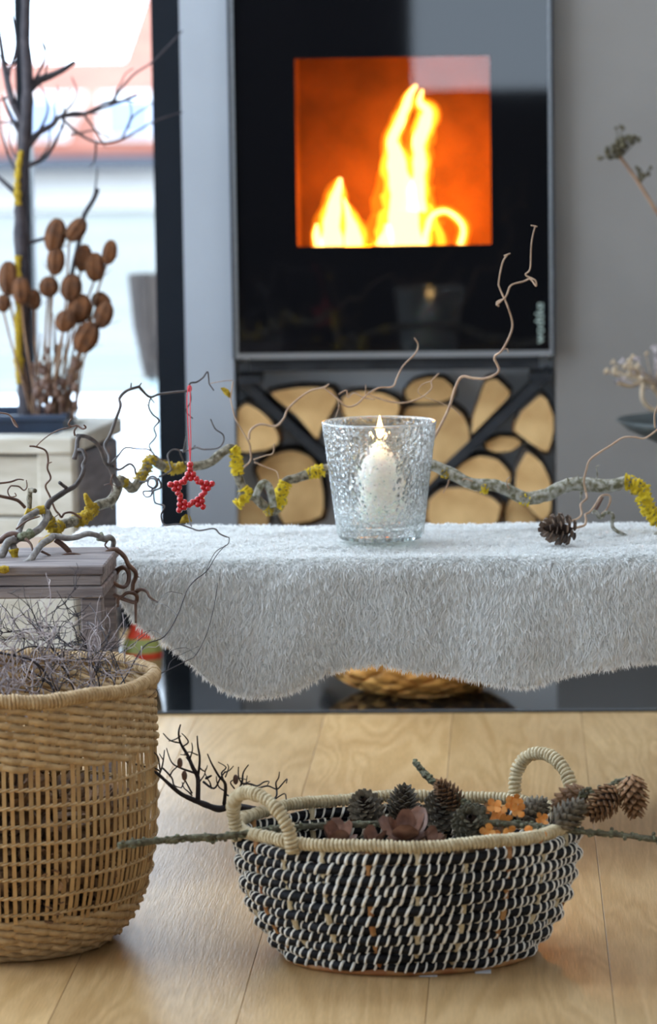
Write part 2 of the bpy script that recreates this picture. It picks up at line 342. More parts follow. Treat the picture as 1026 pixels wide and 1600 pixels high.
def box(x0, x1, y0, y1, z0, z1, b=0.0):
    mb = MB()
    if b <= 0:
        v = [(x, y, z) for z in (z0, z1) for y in (y0, y1) for x in (x0, x1)]
        mb.add(v, [(0, 2, 3, 1), (4, 5, 7, 6), (0, 1, 5, 4), (2, 6, 7, 3), (0, 4, 6, 2), (1, 3, 7, 5)], 0, False)
        return mb
    # chamfered box : 24 vertices
    v = []; idx = {}
    for cx in (0, 1):
        for cy in (0, 1):
            for cz in (0, 1):
                for ax in range(3):
                    p = [(x0, x1)[cx], (y0, y1)[cy], (z0, z1)[cz]]
                    sg = [1 - 2 * cx, 1 - 2 * cy, 1 - 2 * cz]
                    for k in range(3):
                        if k != ax: p[k] += sg[k] * b
                    idx[(cx, cy, cz, ax)] = len(v); v.append(p)
    f = []
    for ax in range(3):
        o1, o2 = [k for k in range(3) if k != ax]
        for s in (0, 1):
            q = []
            for a, c in ((0, 0), (1, 0), (1, 1), (0, 1)):
                cc = [0, 0, 0]; cc[ax] = s; cc[o1] = a; cc[o2] = c; q.append(idx[(*cc, ax)])
            f.append(q)
        for a in (0, 1):
            for c in (0, 1):
                lo = [0, 0, 0]; hi = [0, 0, 0]; lo[o1] = hi[o1] = a; lo[o2] = hi[o2] = c; hi[ax] = 1
                f.append([idx[(*lo, o1)], idx[(*hi, o1)], idx[(*hi, o2)], idx[(*lo, o2)]])
    for cx in (0, 1):
        for cy in (0, 1):
            for cz in (0, 1): f.append([idx[(cx, cy, cz, k)] for k in range(3)])
    bm = bmesh.new(); vs = [bm.verts.new(p) for p in v]
    for q in f: bm.faces.new([vs[i] for i in q])
    bmesh.ops.recalc_face_normals(bm, faces=bm.faces); bm.verts.index_update()
    mb.add([w.co[:] for w in bm.verts], [[w.index for w in q.verts] for q in bm.faces], 0, False); bm.free()
    return mb

def join(*mbs):
    r = MB()
    for m in mbs:
        o = len(r.v); r.v += m.v; r.f += [[i + o for i in q] for q in m.f]; r.m += m.m; r.sm += m.sm
    return r

def spline(pts, per=5):
    P = np.array(pts, float); n = len(P)
    if n < 3: return np.array([P[0] + (P[-1] - P[0]) * t for t in np.linspace(0, 1, per + 1)])
    out = []
    for i in range(n - 1):
        p0 = P[max(i - 1, 0)]; p1 = P[i]; p2 = P[i + 1]; p3 = P[min(i + 2, n - 1)]
        for t in np.arange(per) / per:
            out.append(0.5 * (2 * p1 + (p2 - p0) * t + (2 * p0 - 5 * p1 + 4 * p2 - p3) * t * t + (3 * p1 - p0 - 3 * p2 + p3) * t ** 3))
    out.append(P[-1]); return np.array(out)

def tube(pts, rad, sides=7, closed=False, mb=None, mi=0, caps=True, flat=None):
    """sweep a round (or flat=(a,b,normal) elliptic) section along pts"""
    mb = mb if mb is not None else MB()
    P = np.array(pts, float); n = len(P)
    R = np.full(n, rad) if np.isscalar(rad) else np.array(rad, float)
    if closed: T = np.roll(P, -1, 0) - np.roll(P, 1, 0)
    else: T = np.gradient(P, axis=0)
    T /= np.linalg.norm(T, axis=1)[:, None] + 1e-12
    N = np.zeros_like(P)
    a = np.array([0, 0, 1.0]) if abs(T[0][2]) < 0.9 else np.array([1.0, 0, 0])
    v = np.cross(T[0], a); v /= np.linalg.norm(v)
    for i in range(n):
        v = v - T[i] * (v @ T[i]); v /= np.linalg.norm(v) + 1e-12; N[i] = v
    B = np.cross(T, N)
    ang = np.arange(sides) * 2 * PI / sides
    V = P[:, None, :] + R[:, None, None] * (np.cos(ang)[None, :, None] * N[:, None, :] + np.sin(ang)[None, :, None] * B[:, None, :])
    V = V.reshape(-1, 3).tolist(); Fc = []
    for i in range(n if closed else n - 1):
        j = (i + 1) % n
        for k in range(sides):
            l = (k + 1) % sides; Fc.append((i * sides + k, i * sides + l, j * sides + l, j * sides + k))
    if caps and not closed:
        Fc.append(tuple(range(sides))[::-1]); Fc.append(tuple((n - 1) * sides + k for k in range(sides)))
    mb.add(V, Fc, mi); return mb

def lathe(prof, c=(0, 0), n=32, mb=None, mi=0, sx=1, sy=1):
    mb = mb if mb is not None else MB(); V = []; Fc = []
    for r, z in prof:
        for k in range(n): a = 2 * PI * k / n; V.append((c[0] + sx * r * math.cos(a), c[1] + sy * r * math.sin(a), z))
    for i in range(len(prof) - 1):
        for k in range(n):
            l = (k + 1) % n; Fc.append((i * n + k, i * n + l, (i + 1) * n + l, (i + 1) * n + k))
    mb.add(V, Fc, mi); return mb

def sphere(c, r, mb=None, mi=0, seg=10, rings=6, sc=(1, 1, 1)):
    mb = mb if mb is not None else MB(); V = [(c[0], c[1], c[2] + r * sc[2])]; Fc = []
    for i in range(1, rings):
        t = PI * i / rings
        for k in range(seg):
            a = 2 * PI * k / seg; V.append((c[0] + r * sc[0] * math.sin(t) * math.cos(a), c[1] + r * sc[1] * math.sin(t) * math.sin(a), c[2] + r * sc[2] * math.cos(t)))
    V.append((c[0], c[1], c[2] - r * sc[2])); e = len(V) - 1
    for k in range(seg): Fc.append((0, 1 + k, 1 + (k + 1) % seg)); Fc.append((e, 1 + (rings - 2) * seg + (k + 1) % seg, 1 + (rings - 2) * seg + k))
    for i in range(rings - 2):
        for k in range(seg):
            l = (k + 1) % seg; Fc.append((1 + i * seg + k, 1 + (i + 1) * seg + k, 1 + (i + 1) * seg + l, 1 + i * seg + l))
    mb.add(V, Fc, mi); return mb

def wrap(path, R, pitch, sr, closed=True, steps=9, sides=5, mb=None, mi=0):
    """a strand of radius sr wound round a path like a binding"""
    P = np.array(path, float)
    if closed: P = np.vstack([P, P[:1]])
    d = np.linalg.norm(np.diff(P, axis=0), axis=1); s = np.concatenate([[0], np.cumsum(d)]); L = s[-1]
    turns = int(round(L / pitch)); m = turns * steps
    q = np.linspace(0, L, m + 1)
    Q = np.stack([np.interp(q, s, P[:, k]) for k in range(3)], 1)
    if closed: T = np.roll(Q[:-1], -1, 0) - np.roll(Q[:-1], 1, 0); T = np.vstack([T, T[:1]])
    else: T = np.gradient(Q, axis=0)
    T /= np.linalg.norm(T, axis=1)[:, None]
    N = np.zeros_like(Q); v = np.cross(T[0], [0.3, 0.2, 0.93]); v /= np.linalg.norm(v)
    for i in range(len(Q)):
        v = v - T[i] * (v @ T[i]); v /= np.linalg.norm(v); N[i] = v
    B = np.cross(T, N); ph = np.arange(m + 1) * 2 * PI / steps
    jit = 1 + 0.12 * rng.standard_normal(turns + 1).repeat(steps)[:m + 1] * 0.6
    H = Q + (R * jit)[:, None] * (np.cos(ph)[:, None] * N + np.sin(ph)[:, None] * B)
    return tube(H, sr, sides, False, mb, mi)

def ellipse(cx, cy, z, a, b, rot=0, n=120, t0=0, t1=2 * PI):
    t = np.linspace(t0, t1, n, endpoint=(t1 - t0) < 2 * PI - 1e-6)
    x = a * np.cos(t); y = b * np.sin(t)
    return np.stack([cx + x * math.cos(rot) - y * math.sin(rot), cy + x * math.sin(rot) + y * math.cos(rot), np.full_like(t, z)], 1)

# ------------------------------------------------------------------ room shell
BW_Y = 7.05   # stove front plane
fl = build('floor', box(-3, 3, -1.3, 7.5, -0.06, -0.021), 'bench'); fl['kind'] = 'structure'
PWD = 0.2217
k0 = -12
for k in range(-12, 15):
    x0 = -0.329 + PWD * k
    if x0 > 2.9: break
    off = [0.0, 0.9, 1.7, 0.5, 1.3][(k + 20) % 5]
    ys = [-1.3, 0.2 + off * .5, 2.7 + off * .8, 7.45]
    for i in range(len(ys) - 1):
        if ys[i + 1] - ys[i] < 0.05: continue
        build('plank', box(x0 + 0.0003, x0 + PWD - 0.0003, ys[i] + 0.0003, ys[i + 1] - 0.0003, -0.02, 0, 0.0005), 'plank', fl, ((x0 + PWD / 2), (ys[i] + ys[i + 1]) / 2, 0))

XL, XR = -0.532, 0.083          # stove / niche sides
structure('wall_back', join(
    box(XR, 2.6, 7.075, 7.6, 0, 2.5),
    box(XL, XR, 7.46, 7.6, 0.56, 2.5)), 'grey_wall')
structure('wall_pillar', box(-0.625, XL, 7.075, 7.6, 0, 2.5), 'strip')
structure('wall_niche', box(XL, XR, 7.19, 7.6, 0, 0.555), 'white_wall')
structure('ceiling', join(box(-2.9, 2.6, -1.3, 5.4, 2.5, 2.6), box(-2.9, 2.6, 6.4, 7.6, 2.5, 2.6), box(-2.9, -1.6, 5.4, 6.4, 2.5, 2.6), box(0.4, 2.6, 5.4, 6.4, 2.5, 2.6)), 'ceiling')   # unseen opening added over the bench to brighten the fleece top
structure('wall_right', box(2.6, 2.75, -1.3, 7.6, 0, 2.6), 'white_wall')
structure('wall_left', join(box(-2.75, -2.6, 7.0, 7.6, 0, 2.5), box(-2.75, -2.6, -1.3, 3.4, 0, 2.5), box(-2.75, -2.6, 3.4, 7.0, 2.4, 2.5)), 'white_wall')
structure('wall_front', join(box(-2.75, -0.4, -1.4, -1.25, 0, 2.6), box(0.8, 2.75, -1.4, -1.25, 0, 2.6), box(-0.4, 0.8, -1.4, -1.25, 0, 1.04), box(-0.4, 0.8, -1.4, -1.25, 2.25, 2.6)), 'dark_wall')

# window beside the stove
w1 = thing('window_1', None, None, (-1.2, 7.4, 0)); w1['kind'] = 'structure'
xa, xb = PY(250, 400, 7.4)[0], PY(287, 400, 7.3)[0]
build('frame', join(box(xa, -0.6255, 7.3, 7.42, 0, 2.5), box(-2.6, xa, 7.36, 7.42, 0, 0.05), box(-2.6, xa, 7.36, 7.42, 2.42, 2.5), box(-2.6, -2.54, 7.36, 7.42, 0.05, 2.42)), 'navy', w1)
ma, mb_ = PY(30, 300, 7.38)[0], PY(50, 300, 7.38)[0]
build('mullion', box(ma, mb_, 7.36, 7.42, 0.05, 2.42), 'navy', w1)
build('pane', box(mb_, xa, 7.385, 7.389, 0.05, 2.42), 'pane', w1)
build('pane', box(-2.54, ma, 7.385, 7.389, 0.05, 2.42), 'pane', w1)

# ------------------------------------------------------------------ outdoors
g = structure('terrace', box(-14, 6, 7.62, 13.6, -0.3, -0.06), 'snow'); g['label'] = 'snow covered terrace outside the window'
g = structure('garden', box(-30, 20, 13.6, 60, -0.4, -0.08), 'lawn'); g['label'] = 'pale frosted garden beyond the terrace'

def house(name, label, x0, x1, y0, z_eave, z_ridge, low=True):
    t = thing(name, label, 'house', ((x0 + x1) / 2, y0, -0.08))
    build('wall', box(x0, x1, y0, y0 + 7, -0.08, z_eave), 'house', t)
    mb = MB(); v = [(x0 - .3, y0 - .3, z_eave - .05), (x1 + .3, y0 - .3, z_eave - .05), (x1 + .3, y0 + 3.5, z_ridge), (x0 - .3, y0 + 3.5, z_ridge), (x0 - .3, y0 + 7.3, z_eave - .05), (x1 + .3, y0 + 7.3, z_eave - .05)]
    v += [(a, b, c + .12) for a, b, c in v]
    mb.add(v, [(6, 7, 8, 9), (9, 8, 11, 10), (0, 3, 2, 1), (3, 4, 5, 2), (0, 1, 7, 6), (4, 10, 11, 5), (0, 6, 9, 3), (3, 9, 10, 4), (1, 2, 8, 7), (2, 5, 11, 8)], 0, False)
    build('roof', mb, 'roof', t)
    build('gutter', box(x0 - .3, x1 + .3, y0 - .45, y0 - .3, z_eave - .12, z_eave + .0), 'gutter', t)
    return t
h1 = house('house', 'distant white house with wide red tiled roof and dark gutter', -6.1, -2.9, 34, 0.42, 1.18)
for (a, b) in ((-4.6, -4.05), (-3.75, -3.2)):
    d = build('dormer', box(a, b, 33.9, 35.5, 0.55, 0.98), 'house', h1); build('pane', box(a + .08, b - .08, 33.86, 33.9, 0.6, 0.92), 'house_window', d)
house('house', 'distant house with taller steep red roof near the dark window frame', -4.2, -1.0, 43, 1.05, 2.1)
fn = thing('wire_fence', 'thin wire fence stretched across the snowy garden', 'fence', (-1.3, 11.5, -0.06))
for z in (0.06, 0.16, 0.26): build('wire', tube([(-6, 11.5, z), (3, 11.5, z)], 0.003, 4), 'wire', fn)
for x in (-4.2, 0.9): build('post', tube([(x, 11.5, -0.06), (x, 11.5, 0.4)], 0.02, 8), 'wire', fn)

# tapered tub of staves outside
tb = thing('tapered_tub', 'tapered tub of brown weathered staves standing outside the window', 'tub', tuple(PY(238, 640, 10.0)[:2]) + (-0.06,))
c = PY(236, 500, 10.0); zt, zb_ = PY(225, 428, 10.0)[2], PY(240, 590, 10)[2]
for k in range(12):
    a0 = 2 * PI * k / 12 + .04; a1 = 2 * PI * (k + 1) / 12 - .04; mb = MB(); V = []
    for z, r in ((zb_, 0.022), ((zt + zb_) / 2, 0.05), (zt, 0.062)):
        for rr in (r, r - .008):
            for a in (a0, a1): V.append((c[0] + rr * math.cos(a), c[1] + rr * math.sin(a), z))
    Fq = []
    for i in range(2):
        o = i * 4; Fq += [(o, o + 1, o + 5, o + 4), (o + 3, o + 2, o + 6, o + 7), (o + 1, o + 3, o + 7, o + 5), (o + 2, o, o + 4, o + 6)]
    Fq += [(8, 9, 11, 10), (0, 2, 3, 1)]
    mb.add(V, Fq, 0, False); build('stave', mb, 'tub', tb)
build('pole', tube([(c[0], c[1], -0.06), (c[0], c[1], zb_ + .02)], 0.011, 8), 'wire', tb)

# ------------------------------------------------------------------ stove
st = thing('wood_stove', 'built-in wood stove with black glass front in a thin steel frame', 'stove', (-0.225, 7.05, 0.56))
Z0, Z1 = 0.567, 1.62
ox0, ox1, oz0, oz1 = -0.4055, -0.0365, 0.780, 1.135
build('frame', box(XL + .001, XL + .0065, 7.035, 7.09, Z0, Z1), 'stove_body', st); build('frame', box(XR - .005, XR, 7.035, 7.09, Z0, Z1), 'stove_body', st)
build('bezel', join(box(XL + .0065, XL + .012, 7.034, 7.09, Z0, Z1), box(XR - .010, XR - .005, 7.034, 7.09, Z0, Z1), box(XL + .012, XR - .010, 7.034, 7.09, Z0, Z0 + .011), box(XL + .012, XR - .010, 7.034, 7.09, Z1 - .012, Z1)), 'bezel', st)
gl = build('door_glass', join(box(XL + .012, ox0, 7.04, 7.06, Z0 + .011, Z1 - .012), box(ox1, XR - .01, 7.04, 7.06, Z0 + .011, Z1 - .012), box(ox0, ox1, 7.04, 7.06, Z0 + .011, oz0), box(ox0, ox1, 7.04, 7.06, oz1, Z1 - .012)), 'stove_glass', st)
build('viewing_pane', box(ox0, ox1, 7.0402, 7.0442, oz0, oz1), 'door_pane', st)
build('body', join(box(XL + .004, XL + .012, 7.09, 7.455, 0.556, Z1), box(XR - .012, XR - .004, 7.09, 7.455, 0.556, Z1), box(XL + .03, XR - .03, 7.06, 7.45, 0.556, Z0)), 'stove_body', st)
build('firebox', join(box(ox0 - .03, ox0 - .01, 7.062, 7.40, oz0 - .02, oz1 + .06), box(ox1 + .01, ox1 + .03, 7.062, 7.40, oz0 - .02, oz1 + .06), box(ox0 - .03, ox1 + .03, 7.38, 7.40, oz0 - .02, oz1 + .06), box(ox0 - .03, ox1 + .03, 7.062, 7.40, oz0 - .04, oz0 - .02), box(ox0 - .03, ox1 + .03, 7.062, 7.40, oz1 + .06, oz1 + .08)), 'fire_brick', st)
# lettering on the glass, reading upwards
cu = bpy.data.curves.new('lettering', 'FONT'); cu.body = 'wodtke'; cu.size = 0.024; cu.extrude = 0.0003; cu.align_x = 'LEFT'
tmp = bpy.data.objects.new('lettering', cu); COL.objects.link(tmp)
bpy.context.view_layer.update()
me = bpy.data.meshes.new_from_object(tmp.evaluated_get(bpy.context.evaluated_depsgraph_get())); COL.objects.unlink(tmp); bpy.data.objects.remove(tmp)
me.materials.append(M['letter'])
lo = link('lettering', me, st); xs = [v.co.x for v in me.vertices]
pa = PY(849, 537, 7.039); pb = PY(849, 473, 7.039); sc_ = (pb[2] - pa[2]) / (max(xs) - min(xs))
lo.matrix_parent_inverse = Matrix.Identity(4)
lo.location = Vector((pa[0], 7.0392, pa[2])) - Vector(st.location); lo.scale = (sc_, sc_ * .95, 1)
lo.rotation_euler = (PI / 2, -PI / 2, 0); lo['label'] = 'pale vertical lettering on the black glass'

# fire: nested tongues of flame
fi = thing('fire', 'bright yellow fire burning inside the stove behind glass', 'fire', (-0.22, 7.24, oz0 - .02))
def tongue(name, pts, Y, mats=(('fire_out', 1.35), ('fire_mid', 1.0), ('fire_in', .62))):
    top = None
    for mi, (mn, k) in enumerate(mats):
        P = []; R = []
        for (px, py, w) in pts:
            P.append(PY(px, py, Y)); R.append(max(w * k * Y / F / 2, 0.0012))
        P = np.array(P); 
        S = spline(np.column_stack([P, R]), 7)
        Q = S[:, :3].copy(); rr = np.maximum(S[:, 3], .001)
        for i in range(len(Q)):
            n_ = noise.noise_vector(Vector((Q[i][0] * 40, Q[i][2] * 40, mi * 3)))
            Q[i][0] += n_[0] * .004; rr[i] *= 1 + .25 * n_[1]
        Q[:, 1] += (mi - 1) * 0.0
        mb = tube(Q, rr, 12)
        o = build(name if top is None else 'flame_core', mb, mn, fi if top is None else top)
        if top is None: top = o
    return top
tongue('flame', [(635, 388, 70), (632, 360, 84), (630, 330, 74), (628, 300, 62), (622, 270, 50), (618, 245, 40), (612, 220, 26), (622, 195, 22), (632, 170, 20), (640, 150, 14), (650, 133, 5)], 7.24)
tongue('flame', [(650, 330, 44), (650, 300, 40), (655, 270, 32), (656, 245, 30), (655, 220, 30), (664, 195, 30), (668, 175, 26), (655, 160, 16), (660, 140, 4)], 7.25)
tongue('flame', [(520, 388, 50), (518, 360, 50), (520, 335, 38), (524, 310, 28), (528, 292, 18), (532, 278, 5)], 7.22)
tongue('flame', [(550, 388, 44), (552, 365, 40), (548, 345, 24), (542, 325, 12), (538, 310, 4)], 7.23)
tongue('flame', [(500, 388, 20), (496, 365, 16), (494, 350, 4)], 7.22)
tongue('flame', [(664, 388, 20), (666, 355, 16), (678, 335, 14), (695, 330, 12), (712, 340, 12), (724, 358, 12), (718, 385, 14)], 7.21, (('fire_out', 1.7), ('fire_mid', 1.0), ('fire_in', .5)))
tongue('flame', [(690, 388, 16), (686, 365, 12), (678, 345, 8), (672, 320, 3)], 7.22, (('fire_out', 1.6), ('fire_mid', .9)))
tongue('flame', [(600, 388, 40), (603, 370, 30), (606, 350, 10)], 7.23)
def lamp(name, loc, col, w, r):
    l = bpy.data.lights.new(name, 'POINT'); l.energy = w; l.color = col; l.shadow_soft_size = r
    o = bpy.data.objects.new(name, l); COL.objects.link(o); o.location = loc; return o
lamp('fire_light', PY(700, 320, 7.20), (1, 0.27, 0.001), FIRE_W, 0.03)
lamp('fire_light', PY(560, 360, 7.20), (1, 0.17, 0.001), FIRE_W * .25, 0.03)

# ------------------------------------------------------------------ wood niche
rk = thing('log_rack', 'dark steel cross-shaped log divider under the stove', 'log rack', (-0.225, 7.25, 0.0))
def bar(p, q, th=0.0095):
    a = PY(*p, 7.10); b = PY(*q, 7.10); d = b - a; d /= np.linalg.norm(d); n = np.array([-d[2], 0, d[0]]) * th; mb = MB()
    V = [a + n, b + n, b - n, a - n]; V = [v * 1 for v in V] + [v + np.array([0, .085, 0]) for v in V]
    mb.add(V, [(0, 1, 2, 3), (7, 6, 5, 4), (0, 4, 5, 1), (1, 5, 6, 2), (2, 6, 7, 3), (3, 7, 4, 0)], 0, False)
    return build('bar', mb, 'bar', rk)
bar((378, 598), (601, 802)); bar((859, 582), (612, 812)); bar((622, 822), (720, 912)); bar((600, 824), (500, 917))
build('top_rail', box(XL + .03, XR - .03, 7.075, 7.10, 0.540, 0.555), 'bar', rk)
build('bracket', box(XL + .005, XL + .05, 7.08, 7.18, 0.515, 0.532), 'bar', rk); build('bracket', box(XR - .05, XR - .005, 7.08, 7.18, 0.515, 0.532), 'bar', rk)

LOGS = [
 ('pale quarter-round log beside the steel divider, above the branch fork', [(371, 640), (385, 630), (405, 640), (422, 655), (434, 678), (436, 693), (415, 703), (385, 706), (371, 704)]),
 ('broad split log low beside the grey wall strip', [(398, 735), (424, 712), (455, 706), (482, 714), (497, 734), (503, 765), (505, 812), (440, 826), (428, 782), (402, 752)]),
 ('low dark-edged log peeping above the fleece next to grey wall', [(371, 775), (392, 780), (418, 800), (418, 830), (371, 830)]),
 ('large wedge log tucked under the stove above the divider bar', [(420, 614), (470, 605), (518, 607), (528, 625), (514, 650), (501, 668), (496, 688), (480, 670), (458, 645), (438, 630)]),
 ('flat split log lying right behind the candle flame', [(533, 619), (560, 611), (600, 614), (624, 627), (622, 650), (590, 662), (540, 657)]),
 ('half round log with dark bark lying on top of the pile', [(632, 612), (645, 598), (668, 591), (692, 593), (708, 607), (710, 622), (690, 630), (655, 632), (634, 628)]),
 ('big round-backed log under the half round one', [(626, 660), (634, 638), (660, 636), (700, 634), (722, 648), (732, 670), (733, 690), (716, 712), (696, 728), (664, 722), (630, 705)]),
 ('pale triangular log wedged against the sloping divider bar', [(757, 595), (775, 592), (797, 613), (794, 622), (742, 674), (736, 680), (739, 650)]),
 ('tall brown split log leaning at the end of the niche', [(843, 616), (855, 625), (864, 648), (865, 672), (856, 708), (830, 694), (802, 673), (812, 645), (826, 632)]),
 ('small brown split billet lying flat between two large logs', [(757, 694), (780, 684), (806, 686), (816, 695), (800, 707), (774, 710), (760, 704)]),
 ('half round log behind the lichen branch beside the glass', [(702, 744), (722, 724), (750, 713), (778, 720), (795, 738), (798, 755), (780, 768), (740, 760)]),
 ('wide bottom log showing under the lichen branch', [(668, 782), (690, 764), (725, 762), (770, 778), (782, 792), (774, 826), (668, 826)]),
 ('upright pale log in the far lower niche end', [(822, 704), (846, 722), (860, 752), (861, 800), (846, 815), (804, 768), (806, 735)]),
 ('little wedge log low at the niche end above fleece', [(800, 777), (822, 793), (838, 815), (836, 828), (790, 828), (788, 800)]),
 ('flat pale log standing just behind the glass base', [(520, 700), (560, 690), (590, 720), (600, 760), (590, 778), (560, 762), (525, 728)]),
 ('smooth split log hidden mostly behind the candle glass', [(628, 722), (650, 728), (690, 738), (660, 768), (632, 786), (618, 782)]),
]
def log(label, poly, Y, depth=0.075, bark=True):
    P = [PY(x, y, 7.09) for x, y in poly]; cen = sum(P) / len(P)
    S = []
    n = len(P)
    for i in range(n):
        for t in np.arange(3) / 3:
            a = P[i]; b = P[(i + 1) % n]; p = a + (b - a) * t
            p = cen + (p - cen) * (0.985 + 0.03 * noise.noise(Vector(p * 60)))
            S.append(p)
    # soften the corners
    S = np.array(S); S = (np.roll(S, 1, 0) + 4 * S + np.roll(S, -1, 0)) / 6; S = cen + (S - cen) * 1.045
    m = len(S); mb = MB(); V = []
    for k, (dy, s) in enumerate(((0, .965), (.003, .99), (.016, 1.09), (depth, 1.09))):
        for p in S: q = cen + (p - cen) * s; V.append((q[0], Y + dy, q[2]))
    Fq = []; mi = []
    mb.add(V, [], 0)
    for k in range(3):
        for i in range(m):
            j = (i + 1) % m; mid = (S[i] + S[j]) / 2 - cen
            mb.f.append([k * m + i, k * m + j, (k + 1) * m + j, (k + 1) * m + i]); mb.m.append(1 if (mid[2] > 0 or i % 7 < 3) else 2); mb.sm.append(True)
    mb.f.append(list(range(m))[::-1]); mb.m.append(0); mb.sm.append(False)
    mb.f.append([3 * m + i for i in range(m)]); mb.m.append(0); mb.sm.append(False)
    o = build('firewood_log', mb, ['endgrain', 'logbark', 'logside'], None, (cen[0], Y, cen[2]))
    return tag(o, label, 'log', 'split logs stacked under the stove')
for i, (lb, poly) in enumerate(LOGS): log(lb, poly, 7.085 + 0.012 * ((i * 7) % 4))

# ------------------------------------------------------------------ hearth slab and what stands on it
sl = structure('hearth_slab', box(-1.02, 0.9, 6.345, 7.075, 0.0, 0.006, .001), 'slab'); sl['label'] = 'dark polished hearth slab lying on the floor'

# plaited bowl
SLZ = 0.0062
PBX, PBY = -0.165, 6.56
bw = thing('plaited_basket', 'golden plaited leaf-strip basket on the dark hearth slab', 'basket', (PBX, PBY, SLZ))
def bowl_pt(t, th, off):
    # profile of the bowl by t in 0..1
    r = 0.07 + 0.125 * math.sin(t * PI / 2) ** .8 if t > 0 else 0.07
    z = 0.105 * t ** 1.6
    nrm = np.array([math.cos(th) * .6, math.sin(th) * .6, -.8 + t * .6]); nrm /= np.linalg.norm(nrm)
    return np.array([PBX + r * math.cos(th), PBY + r * math.sin(th), SLZ + 0.003 + z]) + nrm * off
NS = 18
for fam in (1, -1):
    for k in range(NS):
        V = []; Fq = []; st_ = 30
        for i in range(st_ + 1):
            t = i / st_; th0 = 2 * PI * k / NS + fam * t * 1.5
            wv = 0.0018 * math.sin(t * 1.5 * NS / PI * PI / 1 + (0 if fam > 0 else PI) + k * PI)
            hw = PI / NS * .93
            for s in (-1, 1): V.append(bowl_pt(t, th0 + s * hw, wv + .0006))
            for s in (-1, 1): V.append(bowl_pt(t, th0 + s * hw, wv - .0006))
        for i in range(st_):
            o = i * 4; Fq += [(o, o + 1, o + 5, o + 4), (o + 2, o + 6, o + 7, o + 3), (o, o + 4, o + 6, o + 2), (o + 1, o + 3, o + 7, o + 5)]
        build('strip', MB().add(V, Fq, 0, True), 'plait', bw)
build('rim', tube(ellipse(PBX, PBY, SLZ + .109, .196, .196, n=60), .005, 6, True), 'plait', bw)

# painted pot
pc = PY(222, 1040, 6.62); px_, py_ = pc[0] + .0, 6.62
pt = thing('painted_pot', 'small clay pot painted red and green on the hearth slab', 'pot', (px_, py_, SLZ))
for nm, mt, pr in (('base', 'pot_tan', [(0.001, .0), (.026, .0), (.031, .012), (.036, .035), (.037, .052)]),
                   ('red_band', 'pot_red', [(.037, .052), (.0375, .058), (.037, .064)]),
                   ('green_band', 'pot_green', [(.037, .064), (.034, .078), (.028, .089)]),
                   ('neck', 'pot_red', [(.028, .089), (.022, .100), (.017, .115), (.015, .118), (.013, .116), (.013, .06)])):
    build(nm, lathe([(r, z + SLZ) for r, z in pr], (px_, py_), 28), mt, pt)

# ------------------------------------------------------------------ planter crate with tray, trunk, teasels
cx1 = PY(115, 680, 6.5)[0]; CX0, CX1, CY0, CY1, CZ = -1.52, cx1, 6.5, 6.86, 0.474
cr = thing('planter_crate', 'whitewashed wooden planter crate by the window', 'planter', (CX1, CY0, 0))
pb_ = 0.064
build('corner_post', box(CX1 - pb_, CX1, CY0 - .012, CY0 + .03, 0, CZ - .03, .003), 'whitewash', cr, (CX1 - pb_ / 2, CY0, .2))
build('corner_post', box(CX0, CX0 + pb_, CY0 - .012, CY0 + .03, 0, CZ - .03, .003), 'whitewash', cr, (CX0, CY0, .2))
zz = 0.012
for i, h in enumerate((.10, .11, .11, .110)):
    build('plank', box(CX0 + .004, CX1 - .004, CY0, CY0 + .02, zz, zz + h - .004, .003), 'whitewash', cr, ((CX0 + CX1) / 2 + .1 * i, CY0, zz + .05))
    build('plank', box(CX0 + .004, CX1 - .004, CY1 - .02, CY1, zz, zz + h - .004, .003), 'whitewash', cr, ((CX0 + CX1) / 2, CY1, zz + .05))
    build('side_plank', box(CX1 - .022, CX1 + .004 * (i % 2), CY0 + .031, CY1 - .021, zz, zz + h - .005, .003), 'side_grey', cr, (CX1, 6.65, zz + .05))
    build('side_plank', box(CX0, CX0 + .02, CY0 + .031, CY1 - .021, zz, zz + h - .004, .003), 'side_grey', cr, (CX0, 6.65, zz + .05))
    zz += h
build('rim_board', box(CX0 - .01, CX1 + .002, CY0 - .02, CY0 + .05, CZ - .03, CZ, .003), 'whitewash', cr, (CX1 - .3, CY0, CZ))
build('rim_board', box(CX0 - .01, CX1 + .006, CY1 - .05, CY1 + .01, CZ - .03, CZ, .003), 'whitewash', cr, (CX1 - .3, CY1, CZ))
build('rim_board', box(CX1 - .045, CX1 + .006, CY0 + .051, CY1 - .051, CZ - .03, CZ, .003), 'whitewash', cr, (CX1, 6.65, CZ))
build('rim_board', box(CX0 - .01, CX0 + .04, CY0 + .051, CY1 - .051, CZ - .03, CZ, .003), 'whitewash', cr, (CX0, 6.65, CZ))

cr.rotation_euler = (0, 0, -0.115)
TRX = PY(104, 650, 6.65)[0]
tr = thing('zinc_tray', 'dark blue metal tray set into the whitewashed planter', 'tray', (TRX - .2, 6.65, CZ - .02))
def rbox_ring(x0, x1, y0, y1, z0, z1, t):
    return join(box(x0, x1, y0, y0 + t, z0, z1, .001), box(x0, x1, y1 - t, y1, z0, z1, .001), box(x0, x0 + t, y0 + t, y1 - t, z0, z1, .001), box(x1 - t, x1, y0 + t, y1 - t, z0, z1, .001))
build('tray_wall', rbox_ring(TRX - .45, TRX, 6.60, 6.78, CZ - .06, CZ + .028, .006), 'tray', tr)
build('tray_rim', rbox_ring(TRX - .46, TRX + .007, 6.59, 6.79, CZ + .020, CZ + .030, .014), 'tray', tr)
so = build('soil', box(TRX - .443, TRX - .007, 6.607, 6.773, CZ - .055, CZ + .012), 'core', tr); 

